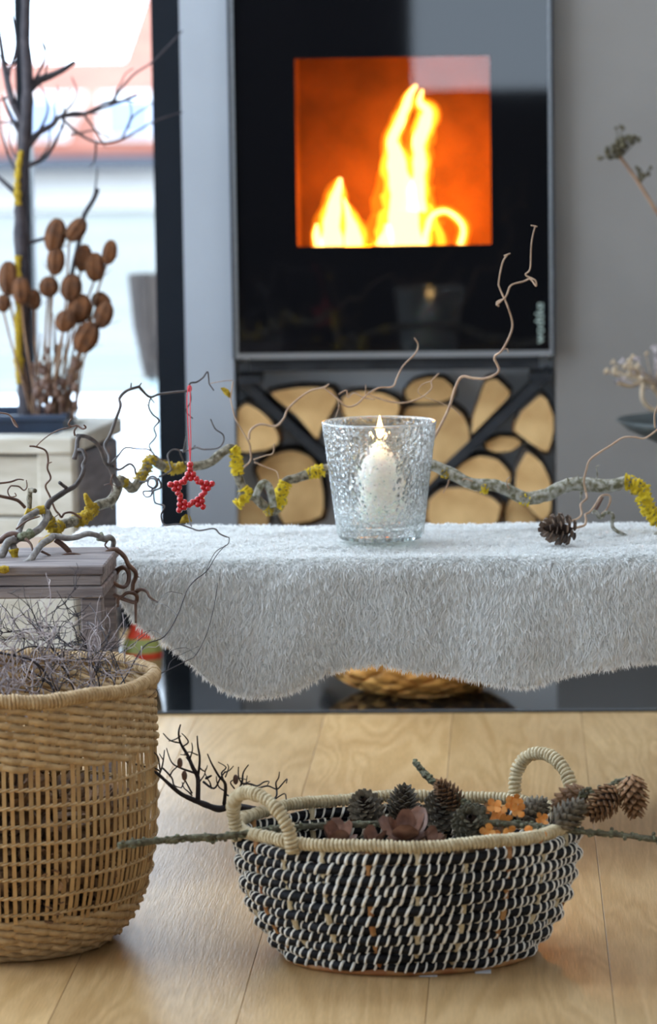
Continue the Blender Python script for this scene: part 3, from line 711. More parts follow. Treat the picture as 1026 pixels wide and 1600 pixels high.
def trace(pts, Y0, Y1, r0, r1, sides=7, per=5, jit=0.006, mb=None, wob=0.0, rough=0.1, seed=0):
    """a stem through photo points, at distances Y0..Y1, radii r0..r1 in photo pixels"""
    n = len(pts); P = []
    for i, (x, y) in enumerate(pts):
        t = i / max(n - 1, 1); Y = Y0 + (Y1 - Y0) * t + jit * noise.noise(Vector((x * .02, y * .02, 3.3 + seed)))
        P.append(PY(x, y, Y))
    S = spline(P, per); m = len(S); t = np.linspace(0, 1, m)
    R = (r0 + (r1 - r0) * t) * (Y0 + (Y1 - Y0) * t) / F
    R = R * np.array([1 + rough * noise.noise(Vector(p * 130)) for p in S])
    return tube(S, R, sides, False, mb)

tk = thing('tree_branch', 'tall upright branch with mustard lichen rising from the planter', 'branch', tuple(PY(40, 640, 6.66)))
build('trunk', trace([(42, 655), (40, 600), (36, 540), (37, 470), (34, 400), (33, 340), (34, 290), (38, 230), (42, 180), (43, 120), (40, 60), (41, 0), (40, -60)], 6.66, 6.66, 14, 7, 10, rough=.2), 'dark_twig', tk)
mbl = trace([(30, 600), (29, 540), (30, 470), (28, 430), (28, 400)], 6.645, 6.645, 7, 5, 10, 9, rough=.7); build('lichen', mbl, 'lichen_dull', tk)
mbl = trace([(28, 320), (27, 290), (29, 260), (33, 235)], 6.645, 6.645, 6, 4, 10, 9, rough=.7); build('lichen', mbl, 'lichen_dull', tk)
for pts, a, b in (([(45, 140), (60, 126), (80, 118), (100, 108), (116, 97)], 5, 2.2), ([(42, 230), (60, 208), (82, 195), (95, 182), (130, 178), (170, 165), (215, 148)], 4, 1.2),
                  ([(38, 260), (60, 252), (75, 240), (90, 215), (100, 195)], 3, 1), ([(40, 200), (20, 160), (8, 110), (0, 60), (-8, 10)], 4, 2), ([(36, 215), (18, 185), (5, 150)], 3, 1.2), ([(34, 310), (12, 290), (-10, 270)], 3.5, 1.5),
                  ([(45, 140), (70, 90), (60, 40), (75, 0)], 2, 1), ([(20, 160), (14, 120), (25, 70), (18, 20)], 1.8, .8), ([(60, 208), (75, 170), (62, 130)], 1.6, .7), ([(95, 182), (120, 150), (112, 120)], 1.5, .6), ([(130, 178), (150, 205), (165, 230)], 1.4, .6),
                  ([(95, 182), (118, 205), (150, 222), (190, 218), (240, 190), (285, 175)], 1.6, .7), ([(170, 165), (205, 120), (240, 95), (285, 48)], 1.4, .6), ([(150, 222), (148, 250), (140, 262)], 1.2, .5), ([(190, 218), (205, 180), (200, 150)], 1.2, .5),
                  ([(112, 430), (118, 400), (128, 360), (132, 335), (146, 312), (152, 296)], 2.4, 2.6), ([(146, 312), (150, 285), (152, 262)], 1, .6), ([(40, 380), (70, 372), (100, 355)], 2.6, 1.2), ([(8, 110), (24, 95), (32, 60)], 1.4, .6), ([(12, 240), (2, 205), (-6, 170)], 1.5, .8), ([(34, 290), (12, 240)], 2, 1.5)):
    build('twig', trace(pts, 6.66, 6.72, a * 1.6, b * 1.6, 6, 4, .02), 'dark_twig', tk)
rd_ = random.Random(11)
for (bx_, by_, dx_) in ((100, 180, 1), (130, 178, 1), (95, 200, 1), (150, 170, 1), (70, 120, 1), (20, 150, -1), (14, 100, -1), (34, 250, -1), (60, 250, 1), (110, 210, 1), (180, 160, 1), (28, 190, -1), (200, 200, 1), (80, 195, 1)):
    q_ = [(bx_, by_)]; an = rd_.uniform(-1.2, .6) if dx_ > 0 else rd_.uniform(PI - .2, PI + 1.2)
    for i in range(4): an += rd_.uniform(-.5, .5); q_.append((q_[-1][0] + 16 * math.cos(an), q_[-1][1] + 16 * math.sin(an)))
    build('twig', trace(q_, 6.68, 6.70, 1.9, .8, 5, 4, .02), 'dark_twig', tk)

TE = [(87, 407, 11, 21, 5), (148, 417, 12, 21, 0), (171, 394, 9, 18, 12), (130, 403, 10, 20, 10), (13, 435, 12, 25, 0), (33, 454, 11, 20, -3), (76, 448, 12, 15, 5), (54, 468, 8, 15, 0), (111, 449, 13, 20, 8), (124, 482, 15, 22, 12),
      (158, 470, 13, 12, 40), (162, 492, 11, 20, 20), (134, 527, 15, 24, 28), (5, 474, 8, 13, 0), (86, 368, 13, 25, 12), (119, 359, 11, 19, 38), (101, 502, 12, 16, 10)]
TL = ['rounded brown teasel head low in the planter bunch', 'tall oval teasel head at the outer side of the bunch', 'topmost outer teasel head on a thin stem near the window', 'slim teasel head between two larger ones', 'large oval teasel head before the lichen trunk', 'teasel head close beside the lichen trunk',
      'pale rounded teasel head in the middle of the bunch', 'small narrow teasel head under the pale rounded one', 'dark teasel head in the thick of the bunch', 'wide dark teasel head at the heart of the bunch', 'sideways teasel head leaning toward the window', 'dark drooping teasel head leaning toward the window', 'lowest big teasel head leaning outward from the bunch',
      'small teasel head at the edge beyond the trunk', 'faded tall teasel head near the top of the bunch', 'tilted grey-brown teasel head at the very top', 'half-hidden teasel head low behind the others']
for (x, y, a, b, tilt), lb in zip(TE, TL):
    Y = 6.60 + 0.07 * random.random(); s = Y / F; cc = PY(x, y, Y)
    t = thing('teasel', lb, 'teasel', tuple(PY(70 + (x - 80) * .35, 648, 6.65)), 'dried teasels in the planter')
    mb = MB(); sphere((0, 0, 0), 1, mb, 0, 14, 12); ta = math.radians(tilt)
    V = []
    for i, p in enumerate(mb.v):
        q = np.array(p); k = 1 + (.14 if i % 2 else -.03); q = q * [a * 1.2 * s * k, a * 1.2 * s * k, b * 1.08 * s * (1.0 + .04 * (i % 2))]
        V.append((cc[0] + q[0] * math.cos(ta) + q[2] * math.sin(ta), cc[1] + q[1], cc[2] - q[0] * math.sin(ta) + q[2] * math.cos(ta)))
    mb.v = V; mb.sm = [False] * len(mb.f); build('head', mb, 'teasel', t)
    bx = 72 + (x - 80) * .32
    build('stem', trace([(x - math.sin(ta) * b * .9, y + math.cos(ta) * b * .9), (x * .6 + bx * .4 - 3, y + (645 - y) * .4), (x * .2 + bx * .8, y + (645 - y) * .8), (bx, 652)], Y, 6.65, 1.8, 2.0, 6, 4), 'stem', t)
    mb = MB()
    for k in range(5):
        an = random.uniform(-60, 60); L_ = b * random.uniform(.9, 1.5)
        x0, y0 = x - math.sin(ta) * b * .9, y + math.cos(ta) * b * .9
        d = ta + math.radians(an); trace([(x0, y0), (x0 + math.sin(d) * L_ * .5 + an * .06, y0 - math.cos(d) * L_ * .3), (x0 + math.sin(d) * L_ + an * .1, y0 - math.cos(d) * L_)], Y, Y + random.uniform(-.02, .02), .7, .3, 4, 3, mb=mb)
    build('bract', mb, 'stem', t)
for i in range(16):
    o = build('dried_stalk', trace([(50 + i * 4.6, 655), (52 + i * 5 + random.uniform(-6, 6), 600), (56 + i * 5.6 + random.uniform(-10, 10), random.uniform(480, 560))], 6.63, 6.66, 1.5, 1.0, 5, 4), 'stem'); tag(o, 'thin bare dried stem standing among the teasels', 'stalk', 'bare stems in the planter')
for i in range(9):
    x = 58 + i * 7 + random.uniform(-3, 3); top = random.uniform(540, 600)
    t = trace([(x, 655), (x + random.uniform(-6, 6), (655 + top) / 2), (x + random.uniform(-12, 12), top)], 6.62 + .01 * (i % 5), 6.62 + .01 * (i % 4), 2.2, 1.2, 6, 4)
    for q in range(6):
        y = random.uniform(top, 640); sphere(PY(x + random.uniform(-8, 8), y, 6.63 + random.uniform(-.02, .02)), random.uniform(.004, .009), t, 0, 7, 5, (1, .5, 1.4))
    o = build('dried_stalk', t, 'hazel_brown'); tag(o, 'short withered reddish brown stalk with curled leaves among the teasels', 'stalk', 'withered stalks in the planter')

# ------------------------------------------------------------------ bench and fleece
bn = thing('bench', 'low wooden bench carrying the white fleece', 'bench', (-0.08, 5.38, 0))
build('seat', box(-0.90, 0.74, 5.20, 5.56, 0.385, 0.412, .003), 'bench', bn)
for x in (-0.88, 0.70):
    for y in (5.23, 5.51): build('leg', box(x, x + .04, y - .02, y + .02, 0, 0.384, .003), 'bench', bn)

TOPZ, FY, BY = 0.421, 5.175, 5.585
HEM = [(60, 897), (150, 902), (172, 915), (186, 945), (200, 962), (215, 985), (250, 1004), (290, 1034), (330, 1074), (365, 1090), (395, 1095), (440, 1089), (480, 1074), (510, 1058), (545, 1048), (600, 1044), (640, 1054), (690, 1060), (740, 1068), (790, 1076), (825, 1079), (860, 1068), (900, 1056), (950, 1048), (1000, 1041), (1060, 1040), (1300, 1060)]
hx = [PY(x, y, FY - .012)[0] for x, y in HEM]; hz = [PY(x, y, FY - .012)[2] + .006 for x, y in HEM]
FX0, FX1 = -0.655, 0.62
def fold(x, z):   # gentle unevenness of the hanging skin
    d = TOPZ - z
    return -0.012 * min(d / .1, 1) * (0.6 + 0.5 * math.sin(x * 17 + 1.0) + .35 * math.sin(x * 41 + 2)) - .03 * d * (1 + .3 * math.sin(x * 9))
def fleece_pt(x, v):
    """v 0..1 back edge -> hem"""
    zh = float(np.interp(x, hx, hz)); Rr = 0.02
    la = BY - (FY + Rr); lb = Rr * PI / 2; lc = max(TOPZ - Rr - zh, 0.003); s = v * (la + lb + lc)
    bump = .0022 * noise.noise(Vector((x * 14, v * 9, 0)))
    if s < la: return np.array([x, BY - s, TOPZ + bump + .003 * noise.noise(Vector((x * 5, s * 8, 4)))]), np.array([0, 0, 1.0])
    if s < la + lb:
        a = (s - la) / Rr; return np.array([x, FY + Rr - Rr * math.sin(a) - bump, TOPZ - Rr + Rr * math.cos(a) + bump]), np.array([0, -math.sin(a), math.cos(a)])
    z = TOPZ - Rr - (s - la - lb)
    return np.array([x, FY + fold(x, z) - bump, z]), np.array([0, -1.0, .1])
fle = thing('fleece', 'white fluffy fleece throw draped over the bench', 'fleece', (-0.02, 5.38, TOPZ))
nx, nv = 150, 70; G = []; GN = []
for i in range(nx + 1):
    x = FX0 + (FX1 - FX0) * i / nx
    for j in range(nv + 1): p, n_ = fleece_pt(x, j / nv); G.append(p); GN.append(n_)
G = np.array(G).reshape(nx + 1, nv + 1, 3); GN = np.array(GN).reshape(nx + 1, nv + 1, 3); GN /= np.linalg.norm(GN, axis=2)[..., None]
V = np.concatenate([G.reshape(-1, 3), (G - GN * .005).reshape(-1, 3)]); q = (nx + 1) * (nv + 1); Fq = []
for i in range(nx):
    for j in range(nv):
        a = i * (nv + 1) + j; Fq.append((a, a + nv + 1, a + nv + 2, a + 1)); Fq.append((q + a, q + a + 1, q + a + nv + 2, q + a + nv + 1))
for j in range(nv):
    for a in (j, nx * (nv + 1) + j): Fq.append((a, a + 1, q + a + 1, q + a))
for i in range(nx):
    for a in (i * (nv + 1), i * (nv + 1) + nv): Fq.append((a, a + nv + 1, q + a + nv + 1, q + a))
build('backing', MB().add(V, Fq), 'fleece_base', fle)
def fur(nb, seed):
    rg = np.random.default_rng(seed)
    u = rg.random(nb) * (0.93 / (FX1 - FX0)) ; v = rg.random(nb)   # the pile reaches a little past the frame, plain backing beyond
    fi_, fj = u * nx, v * nv; i = np.minimum(fi_.astype(int), nx - 1); j = np.minimum(fj.astype(int), nv - 1); a = (fi_ - i)[:, None]; b = (fj - j)[:, None]
    bil = lambda A: A[i, j] * (1 - a) * (1 - b) + A[i + 1, j] * a * (1 - b) + A[i, j + 1] * (1 - a) * b + A[i + 1, j + 1] * a * b
    P = bil(G); N = bil(GN); N /= np.linalg.norm(N, axis=1)[:, None]
    D = bil(np.gradient(G, axis=1)); D /= np.linalg.norm(D, axis=1)[:, None] + 1e-9      # along the lie of the pile (front / down)
    X = np.cross(N, D)
    # clumps: low frequency direction field
    ph = P @ np.array([31., 17., 23.]); ph2 = P @ np.array([-53., 29., 47.]); ph3 = P @ np.array([160., 90., -120.]); ph4 = P @ np.array([-210., 150., 95.])
    cl = .55 * np.sin(ph) * np.cos(ph2 * .8) + .4 * np.sin(ph3) * np.cos(ph4) + .25 * np.sin(ph2)
    cl2 = .4 * np.sin(ph * 1.7 + 1) + .5 * np.sin(ph4 * .8 + 2) * np.cos(ph3 * 1.1)
    ck = np.floor((P + .002 * rg.standard_normal((nb, 3))) * np.array([230., 230., 150.])).astype(np.int64); hh = (ck[:, 0] * 73856093) ^ (ck[:, 1] * 19349663) ^ (ck[:, 2] * 83492791)
    h1_ = ((hh * 2654435761) % 1000003) / 1000003.0 - .5; h2_ = ((hh * 40503 + 977) % 999983) / 999983.0 - .5
    side = cl * .35 + 1.9 * h1_ + .22 * rg.standard_normal(nb); out = .50 + .22 * cl2 + 1.15 * h2_ + .16 * rg.standard_normal(nb)
    top = np.clip((N[:, 2] - .5) * 2, 0, 1)
    dirn = D * (1.0 - .15 * top)[:, None] + X * side[:, None] + N * np.clip(out * (1 - .25 * top), .06, 1.3)[:, None]; dirn /= np.linalg.norm(dirn, axis=1)[:, None]
    L_ = .0122 * (.7 + .6 * rg.random(nb)); L_ *= np.where(v > .97, .8, 1)
    tip_d = dirn + D * .55 - N * .18 ; tip_d /= np.linalg.norm(tip_d, axis=1)[:, None]
    w = np.cross(dirn, rg.standard_normal((nb, 3))); w /= np.linalg.norm(w, axis=1)[:, None]; w *= (.00055 * (.7 + .7 * rg.random(nb)))[:, None]
    A0 = P - N * .001; A1 = A0 + dirn * (L_ * .55)[:, None]; A2 = A1 + tip_d * (L_ * .5)[:, None]
    VV = np.stack([A0 - w, A0 + w, A1 - w * 1.0, A1 + w * 1.0, A2], 1).reshape(-1, 3)
    base = (np.arange(nb) * 5)[:, None]
    T = np.concatenate([base + [0, 1, 3], base + [0, 3, 2], base + [2, 3, 4]], 1).reshape(-1)
    me = bpy.data.meshes.new('pile'); me.vertices.add(nb * 5); me.vertices.foreach_set('co', VV.astype(np.float32).ravel())
    nt_ = nb * 3; me.loops.add(nt_ * 3); me.loops.foreach_set('vertex_index', T.astype(np.int32)); me.polygons.add(nt_)
    me.polygons.foreach_set('loop_start', np.arange(nt_, dtype=np.int32) * 3); me.polygons.foreach_set('loop_total', np.full(nt_, 3, np.int32))
    me.materials.append(M['pile']); me.update(calc_edges=True); me.validate()
    o = link('pile', me, fle); o.location = -Vector(fle.location); o['kind'] = 'stuff'
    return o
fur(330000, 3)

# ------------------------------------------------------------------ candle glass
GY = 5.352; gb = PY(592, 846, GY - .06); gx = gb[0]; gz = TOPZ + .011
sx = GY / F
rT, rB, hG = 90 * sx, 68 * sx, 183 * sx
gt = thing('glass_holder', 'clear bubbled glass candle holder on the fleece', 'candle holder', (gx, GY, gz))
def gwall(prof_r, z0, z1, n, m, amp, flip=False, mb=None):
    mb = mb or MB(); V = []; Fq = []
    for i in range(m + 1):
        t = i / m; z = z0 + (z1 - z0) * t
        for k in range(n):
            a = 2 * PI * k / n; r = prof_r(t)
            if amp:
                p = Vector((math.cos(a) * r, math.sin(a) * r, z)) * 260
                e = noise.noise(p) + .6 * noise.noise(p * 2.1); r += amp * e * (1 - max(0, (t - .9) / .1) if t > .9 else 1)
            V.append((gx + r * math.cos(a), GY + r * math.sin(a), gz + z))
    for i in range(m):
        for k in range(n):
            l = (k + 1) % n; qd = (i * n + k, i * n + l, (i + 1) * n + l, (i + 1) * n + k); Fq.append(qd[::-1] if flip else qd)
    mb.add(V, Fq); return mb
rf = lambda t: rB + (rT - rB) * t
wallmb = gwall(rf, 0.006, hG, 200, 110, .0006)
build('outer_wall', wallmb, 'glass', gt)
th_ = .0035
inn = gwall(lambda t: rf(t) - th_, 0.022, hG, 90, 30, .0004, True)
build('inner_wall', inn, 'glass', gt)
M['rim_glass'] = mat('polished_rim_glass', (.97, 1, .99, 1), None, 0.03, Transmission_Weight=.75, IOR=1.5)
M['clear_glass'] = pane_mat('clear_thick_glass', (.93, .98, .96, 1), 1.5)
build('base', lathe([(.001, gz), (rB - .004, gz), (rB, gz + .006)], (gx, GY), 64), 'clear_glass', gt)
build('inner_floor', lathe([(.001, gz + .020), (rB - .008, gz + .020), (rB - .002, gz + .024)], (gx, GY), 64), 'clear_glass', gt)
rimp = ellipse(gx, GY, gz + hG, rT - th_ / 2, rT - th_ / 2, n=96); build('rim', tube(rimp, th_ * .55, 8, True), 'rim_glass', gt)
# bubbles sitting in the glass wall
mb = MB()
for k in range(900):
    t = random.random() ** 1.0 * .93; a = random.uniform(0, 2 * PI); r = rf(t) - th_ * .5; s = random.uniform(.0006, .0017)
    sphere((gx + r * math.cos(a), GY + r * math.sin(a), gz + .006 + (hG - .006) * t), s, mb, 0, 6, 4)
M['bubble'] = mat('glass_bubble', (.97, 1, .99, 1), None, 0.02, Transmission_Weight=.9, IOR=1.33)
bo = build('bubbles', mb, 'bubble', gt); bo['kind'] = 'stuff'

# candle
cd = thing('candle', 'white pillar candle burning inside the bubbled glass', 'candle', (gx, GY, gz + .0245))
cr_ = 34 * sx; cz = gz + .0250; ch = PY(588, 690, GY)[2] - cz
prof = [(.001, 0), (cr_ * .97, 0), (cr_, .004)] + [(cr_ * f, ch * t) for t, f in ((.3, 1.0), (.5, .98), (.62, .93), (.72, .82), (.82, .64), (.9, .45), (.96, .3), (1.0, .16), (1.01, .0001))]
mb = lathe([(r, z + cz) for r, z in prof], (gx, GY), 40)
mb.v = [(p[0] + .0012 * noise.noise(Vector(p) * 120), p[1] + .0012 * noise.noise(Vector(p) * 120 + Vector((5, 5, 5))), p[2]) for p in mb.v]
build('wax', mb, 'wax', cd)
build('wick', tube([(gx, GY, cz + ch - .002), (gx + .0005, GY, cz + ch + .006), (gx + .002, GY, cz + ch + .010)], .0009, 6), 'wick', cd)
fz = cz + ch + .004; build('flame', lathe([(.0003, fz), (.0038, fz + .004), (.0050, fz + .010), (.0042, fz + .018), (.0024, fz + .026), (.0002, fz + .034)], (gx + .001, GY), 16), 'candle_flame', cd)
lamp('candle_light', (gx + .001, GY - .002, fz + .014), (1, 0.6, 0.25), CANDLE_W, 0.006)

# ------------------------------------------------------------------ contorted hazel branches
def twigs(parent, lst, m, name='twig', **kw):
    for it in lst:
        pts, Ya, Yb, a, b = it
        build(name, trace(pts, Ya, Yb, a, b, 7 if a > 2 else 6, 6, **kw), m, parent)

A1 = [(69, 798), (75, 808), (84, 824), (97, 820), (115, 814), (133, 808), (144, 796), (156, 789), (172, 783), (181, 771), (185, 757), (188, 750), (195, 754), (206, 763), (217, 752), (226, 736), (231, 723), (240, 718), (251, 727), (269, 733), (285, 729), (307, 728), (329, 722), (347, 707), (360, 700), (367, 709), (370, 729), (372, 745), (379, 763), (386, 772), (398, 777), (412, 790), (428, 799), (438, 785), (441, 765), (449, 751), (467, 746), (492, 737), (505, 734), (540, 728), (590, 724), (640, 724), (676, 727), (700, 738), (738, 756), (775, 759), (798, 768), (820, 779), (851, 774), (881, 760), (903, 756), (941, 759), (963, 757), (982, 753), (1001, 765), (1009, 789), (1024, 809), (1042, 818), (1080, 812)]
def Ya(px):
    return float(np.interp(px, [60, 130, 210, 300, 520, 680, 1100], [5.10, 5.20, 5.34, 5.44, 5.50, 5.50, 5.46]))
br = thing('hazel_branch', 'long contorted branch crusted with yellow lichen lying along the fleece', 'branch', tuple(PY(428, 812, 5.5)))
def trace_on(pts, r, sides=12, per=8, rough=.15, out=0.0, dY=0.0, noiseF=90, ang=None):
    P = [PY(x, y, Ya(x) + dY) for x, y in pts]; S = spline(P, per); m = len(S)
    if callable(r): R = np.array([r(t) for t in np.linspace(0, 1, m)]) * 5.45 / F
    else: R = np.full(m, r * 5.45 / F)
    mb = tube(S, R + out, sides)
    if rough:
        ctr = np.repeat(S, sides, 0)
        V = []
        for p, c0 in zip(mb.v, ctr):
            d = Vector(p) - Vector(c0); V.append(tuple(Vector(c0) + d * (1 + rough * noise.noise(Vector(p) * noiseF) + rough * .5 * noise.noise(Vector(p) * noiseF * 2.7))))
        mb.v = V
    return mb
rad = lambda t: float(np.interp(t, [0, .15, .45, .6, .68, .74, .86, .93, 1], [7.5, 8, 7, 7.5, 8.5, 9.5, 11, 9.5, 8.5]))
iL = 39
build('main_stem', trace_on(A1[:iL + 1], lambda t: rad(t * .66)), 'hazel_olive', br)
build('main_stem', trace_on(A1[iL:], lambda t: rad(.66 + t * .34)), 'hazel_pale', br)
for pts, r, m in (([(75, 812), (84, 826), (95, 821)], 8, 'lichen_dull'), ([(118, 814), (130, 810), (141, 800), (147, 793)], 8.5, 'lichen_dull'), ([(186, 751), (194, 754)], 7.5, 'lichen_dull'), ([(217, 752), (226, 736), (231, 723), (238, 718)], 7.5, 'lichen_dull'), ([(255, 728), (270, 733), (284, 729)], 7.6, 'lichen_dull'),
                  ([(362, 699), (368, 710), (370, 729), (372, 742)], 8.5, 'lichen'), ([(378, 762), (386, 771), (378, 781), (369, 790)], 7.5, 'lichen'), ([(432, 793), (438, 784), (441, 765), (446, 753)], 8.5, 'lichen'), ([(480, 742), (492, 737), (506, 734)], 8.2, 'lichen'), ([(416, 793), (426, 802)], 7, 'lichen_dull'),
                  ([(752, 760), (764, 764)], 8, 'lichen'), ([(812, 778), (828, 782)], 8, 'lichen'), ([(690, 736), (702, 742)], 7.5, 'lichen_dull'), ([(976, 754), (985, 755), (1001, 766), (1009, 789), (1024, 809), (1040, 817)], 11, 'lichen')):
    build('lichen', trace_on(pts, r, 20, 16, .75, 0.0, -.001, 300), m, br)
build('side_stem', trace_on([(400, 776), (403, 766), (410, 756), (418, 758), (424, 774), (427, 792)], 6, dY=-.012), 'hazel_pale', br)
build('stub', trace_on([(144, 797), (137, 782), (133, 772)], lambda t: 7 - 4 * t), 'lichen_dull', br)
build('stub', trace_on([(172, 783), (176, 795)], lambda t: 5 - 3.5 * t), 'hazel_olive', br)
build('stub', trace_on([(380, 765), (374, 783), (369, 790)], lambda t: 6), 'hazel_olive', br)
D5 = 5.30
twigs(br, [([(170, 727), (171, 713), (164, 696), (172, 680), (181, 655), (188, 635), (187, 622), (199, 610), (217, 604)], 5.24, 5.30, 3.0, 2.4),
  ([(217, 604), (233, 620), (249, 616), (271, 613), (293, 611)], 5.30, 5.34, 2.2, 1.7), ([(293, 611), (297, 599), (307, 597), (317, 590), (324, 581), (326, 592), (327, 600), (334, 610)], 5.34, 5.36, 1.7, .9),
  ([(296, 607), (298, 626), (291, 642), (301, 654)], 5.34, 5.36, 1.3, 1.0), ([(204, 608), (205, 598)], 5.3, 5.3, 1.6, 1), ([(217, 604), (221, 598)], 5.3, 5.3, 1.5, .9), ([(233, 620), (242, 630)], 5.3, 5.3, 1.4, .8),
  ([(234, 624), (232, 635), (237, 646), (248, 657), (241, 669), (244, 682), (233, 695), (236, 703)], 5.31, 5.36, 1.4, 1.2), ([(232, 633), (226, 634), (225, 647)], 5.31, 5.31, 1, .6),
  ([(172, 725), (184, 713), (195, 700), (213, 701), (233, 703), (246, 716), (260, 719)], 5.24, 5.4, 1.6, 1.1), ([(175, 727), (186, 734), (202, 725), (210, 731), (212, 740), (216, 750)], 5.24, 5.38, 2.0, 1.8),
  ([(121, 681), (134, 682), (148, 690), (158, 704), (164, 722), (170, 730)], 5.16, 5.25, 3.4, 3.0), ([(185, 757), (176, 742), (171, 728)], 5.28, 5.24, 5, 3.2),
  ([(218, 753), (228, 752), (235, 745), (244, 747), (246, 758), (240, 763), (231, 758), (233, 749), (242, 749), (244, 758), (236, 766)], 5.3, 5.25, 1.8, 1.4),
  ([(247, 747), (251, 761), (238, 767), (224, 768), (227, 776), (235, 775), (239, 767), (242, 785), (257, 791), (251, 805), (257, 820), (278, 819), (298, 825), (311, 829), (334, 826), (343, 834), (354, 839)], 5.27, 5.16, 1.5, 1.3),
  ([(354, 839), (358, 841), (355, 851), (337, 862), (325, 884), (321, 900)], 5.15, 5.14, .8, .5),
  ([(248, 745), (266, 736), (264, 722), (262, 711), (269, 703), (278, 703), (282, 706)], 5.3, 5.36, 1.5, 1.2), ([(298, 702), (307, 699), (318, 702), (340, 700), (349, 690), (348, 679), (336, 670), (329, 655)], 5.38, 5.34, 1.7, 1.0),
  ([(290, 728), (281, 706), (287, 702), (290, 682)], 5.42, 5.36, 1.4, .9), ([(285, 706), (298, 702), (305, 696)], 5.37, 5.38, 1.6, 1), ([(293, 797), (296, 812), (299, 823)], 5.2, 5.17, 1.3, .8)], 'hazel_dark')
twigs(br, [([(73, 794), (78, 784), (92, 774), (103, 767), (117, 759), (127, 745), (131, 733), (130, 726), (134, 716), (129, 704), (122, 703)], 5.10, 5.14, 5.2, 2.8), ([(116, 717), (120, 702), (121, 689), (125, 681)], 5.14, 5.16, 4, 3.2), ([(107, 765), (93, 754)], 5.12, 5.09, 3.2, 2.9)], 'hazel_dark')
twigs(br, [([(117, 681), (116, 673), (121, 665), (111, 666), (107, 662), (111, 655)], 5.16, 5.16, 1.8, 1.4), ([(121, 665), (129, 670), (134, 668), (131, 664)], 5.16, 5.15, 1.6, 1.3), ([(111, 668), (94, 671), (78, 679), (66, 688), (56, 698)], 5.16, 5.13, 1.0, .9),
  ([(46, 697), (56, 698), (71, 704), (75, 718), (74, 732), (79, 747), (71, 759), (78, 776), (86, 796), (92, 803), (96, 808), (101, 802), (113, 801), (127, 810)], 5.13, 5.16, 1.7, 1.9), ([(75, 724), (81, 722)], 5.13, 5.13, 1.4, .8),
  ([(62, 797), (69, 809), (80, 811), (92, 803)], 5.10, 5.14, 1.2, .9), ([(176, 741), (173, 752), (176, 764), (174, 770)], 5.23, 5.25, 1.3, .8), ([(163, 758), (173, 756), (185, 762)], 5.23, 5.25, .9, .8)], 'hazel_brown')
tanl = [([(400, 776), (385, 763), (377, 747), (379, 733), (391, 720), (391, 704), (389, 692), (377, 671), (367, 652), (360, 624)], 5.50, 5.46, 2.2, 1.2), ([(360, 624), (362, 608), (364, 596)], 5.46, 5.46, 1.6, 1.2), ([(329, 599), (345, 596), (363, 594)], 5.38, 5.45, .7, .7),
  ([(389, 687), (391, 673), (406, 663), (430, 666), (443, 654), (449, 640), (465, 624), (484, 611), (506, 605), (514, 600)], 5.47, 5.50, 2.4, 1.5), ([(506, 606), (525, 621), (541, 635), (557, 632), (574, 616), (592, 606), (613, 604), (620, 590), (630, 571), (648, 553), (653, 539), (647, 528)], 5.50, 5.50, 1.6, 1.3),
  ([(527, 621), (529, 637), (522, 656)], 5.5, 5.5, 1, .7), ([(396, 718), (414, 712), (426, 708), (428, 694)], 5.48, 5.46, 1.4, 1), ([(397, 722), (418, 731), (432, 737), (435, 749)], 5.48, 5.46, 1.3, .8),
  ([(529, 616), (541, 610), (543, 621), (553, 614), (567, 621), (585, 624)], 5.51, 5.5, 1.3, 1.2), ([(587, 621), (611, 628), (634, 629), (658, 621), (674, 607), (674, 595), (686, 583)], 5.5, 5.52, 1.9, 1.0), ([(574, 616), (587, 621)], 5.5, 5.5, 1.4, 1.4),
  ([(674, 595), (658, 602), (655, 616), (690, 630), (709, 639), (719, 649)], 5.52, 5.52, .9, .7), ([(571, 616), (571, 600)], 5.5, 5.5, 1.2, .6), ([(632, 570), (634, 566)], 5.5, 5.5, 1.5, 1),
  ([(650, 724), (664, 705), (680, 680), (700, 640), (711, 606), (721, 589), (740, 591), (760, 591), (779, 580), (772, 561)], 5.51, 5.48, 3.0, 2.2), ([(772, 561), (774, 555), (785, 546), (800, 512), (794, 482), (781, 452), (779, 440), (785, 410), (792, 399)], 5.48, 5.46, 2.3, 1.3),
  ([(775, 477), (790, 463), (798, 446), (817, 440), (828, 436), (837, 447), (836, 438), (824, 432), (821, 428), (828, 419), (830, 380), (836, 353)], 5.47, 5.45, 1.8, 1.2), ([(786, 546), (792, 545), (794, 552)], 5.48, 5.47, 1.2, .7), ([(787, 400), (797, 396)], 5.46, 5.46, 1.4, 1.4), ([(829, 352), (839, 354)], 5.45, 5.45, 1.0, 1.2), ([(779, 479), (776, 472), (790, 466)], 5.47, 5.47, 1.6, 1.4)]
tanl = [(p_, ya_, yb_, a_ * .86, b_ * .86) for p_, ya_, yb_, a_, b_ in tanl]
twigs(br, tanl, 'hazel_tan', jit=.012)
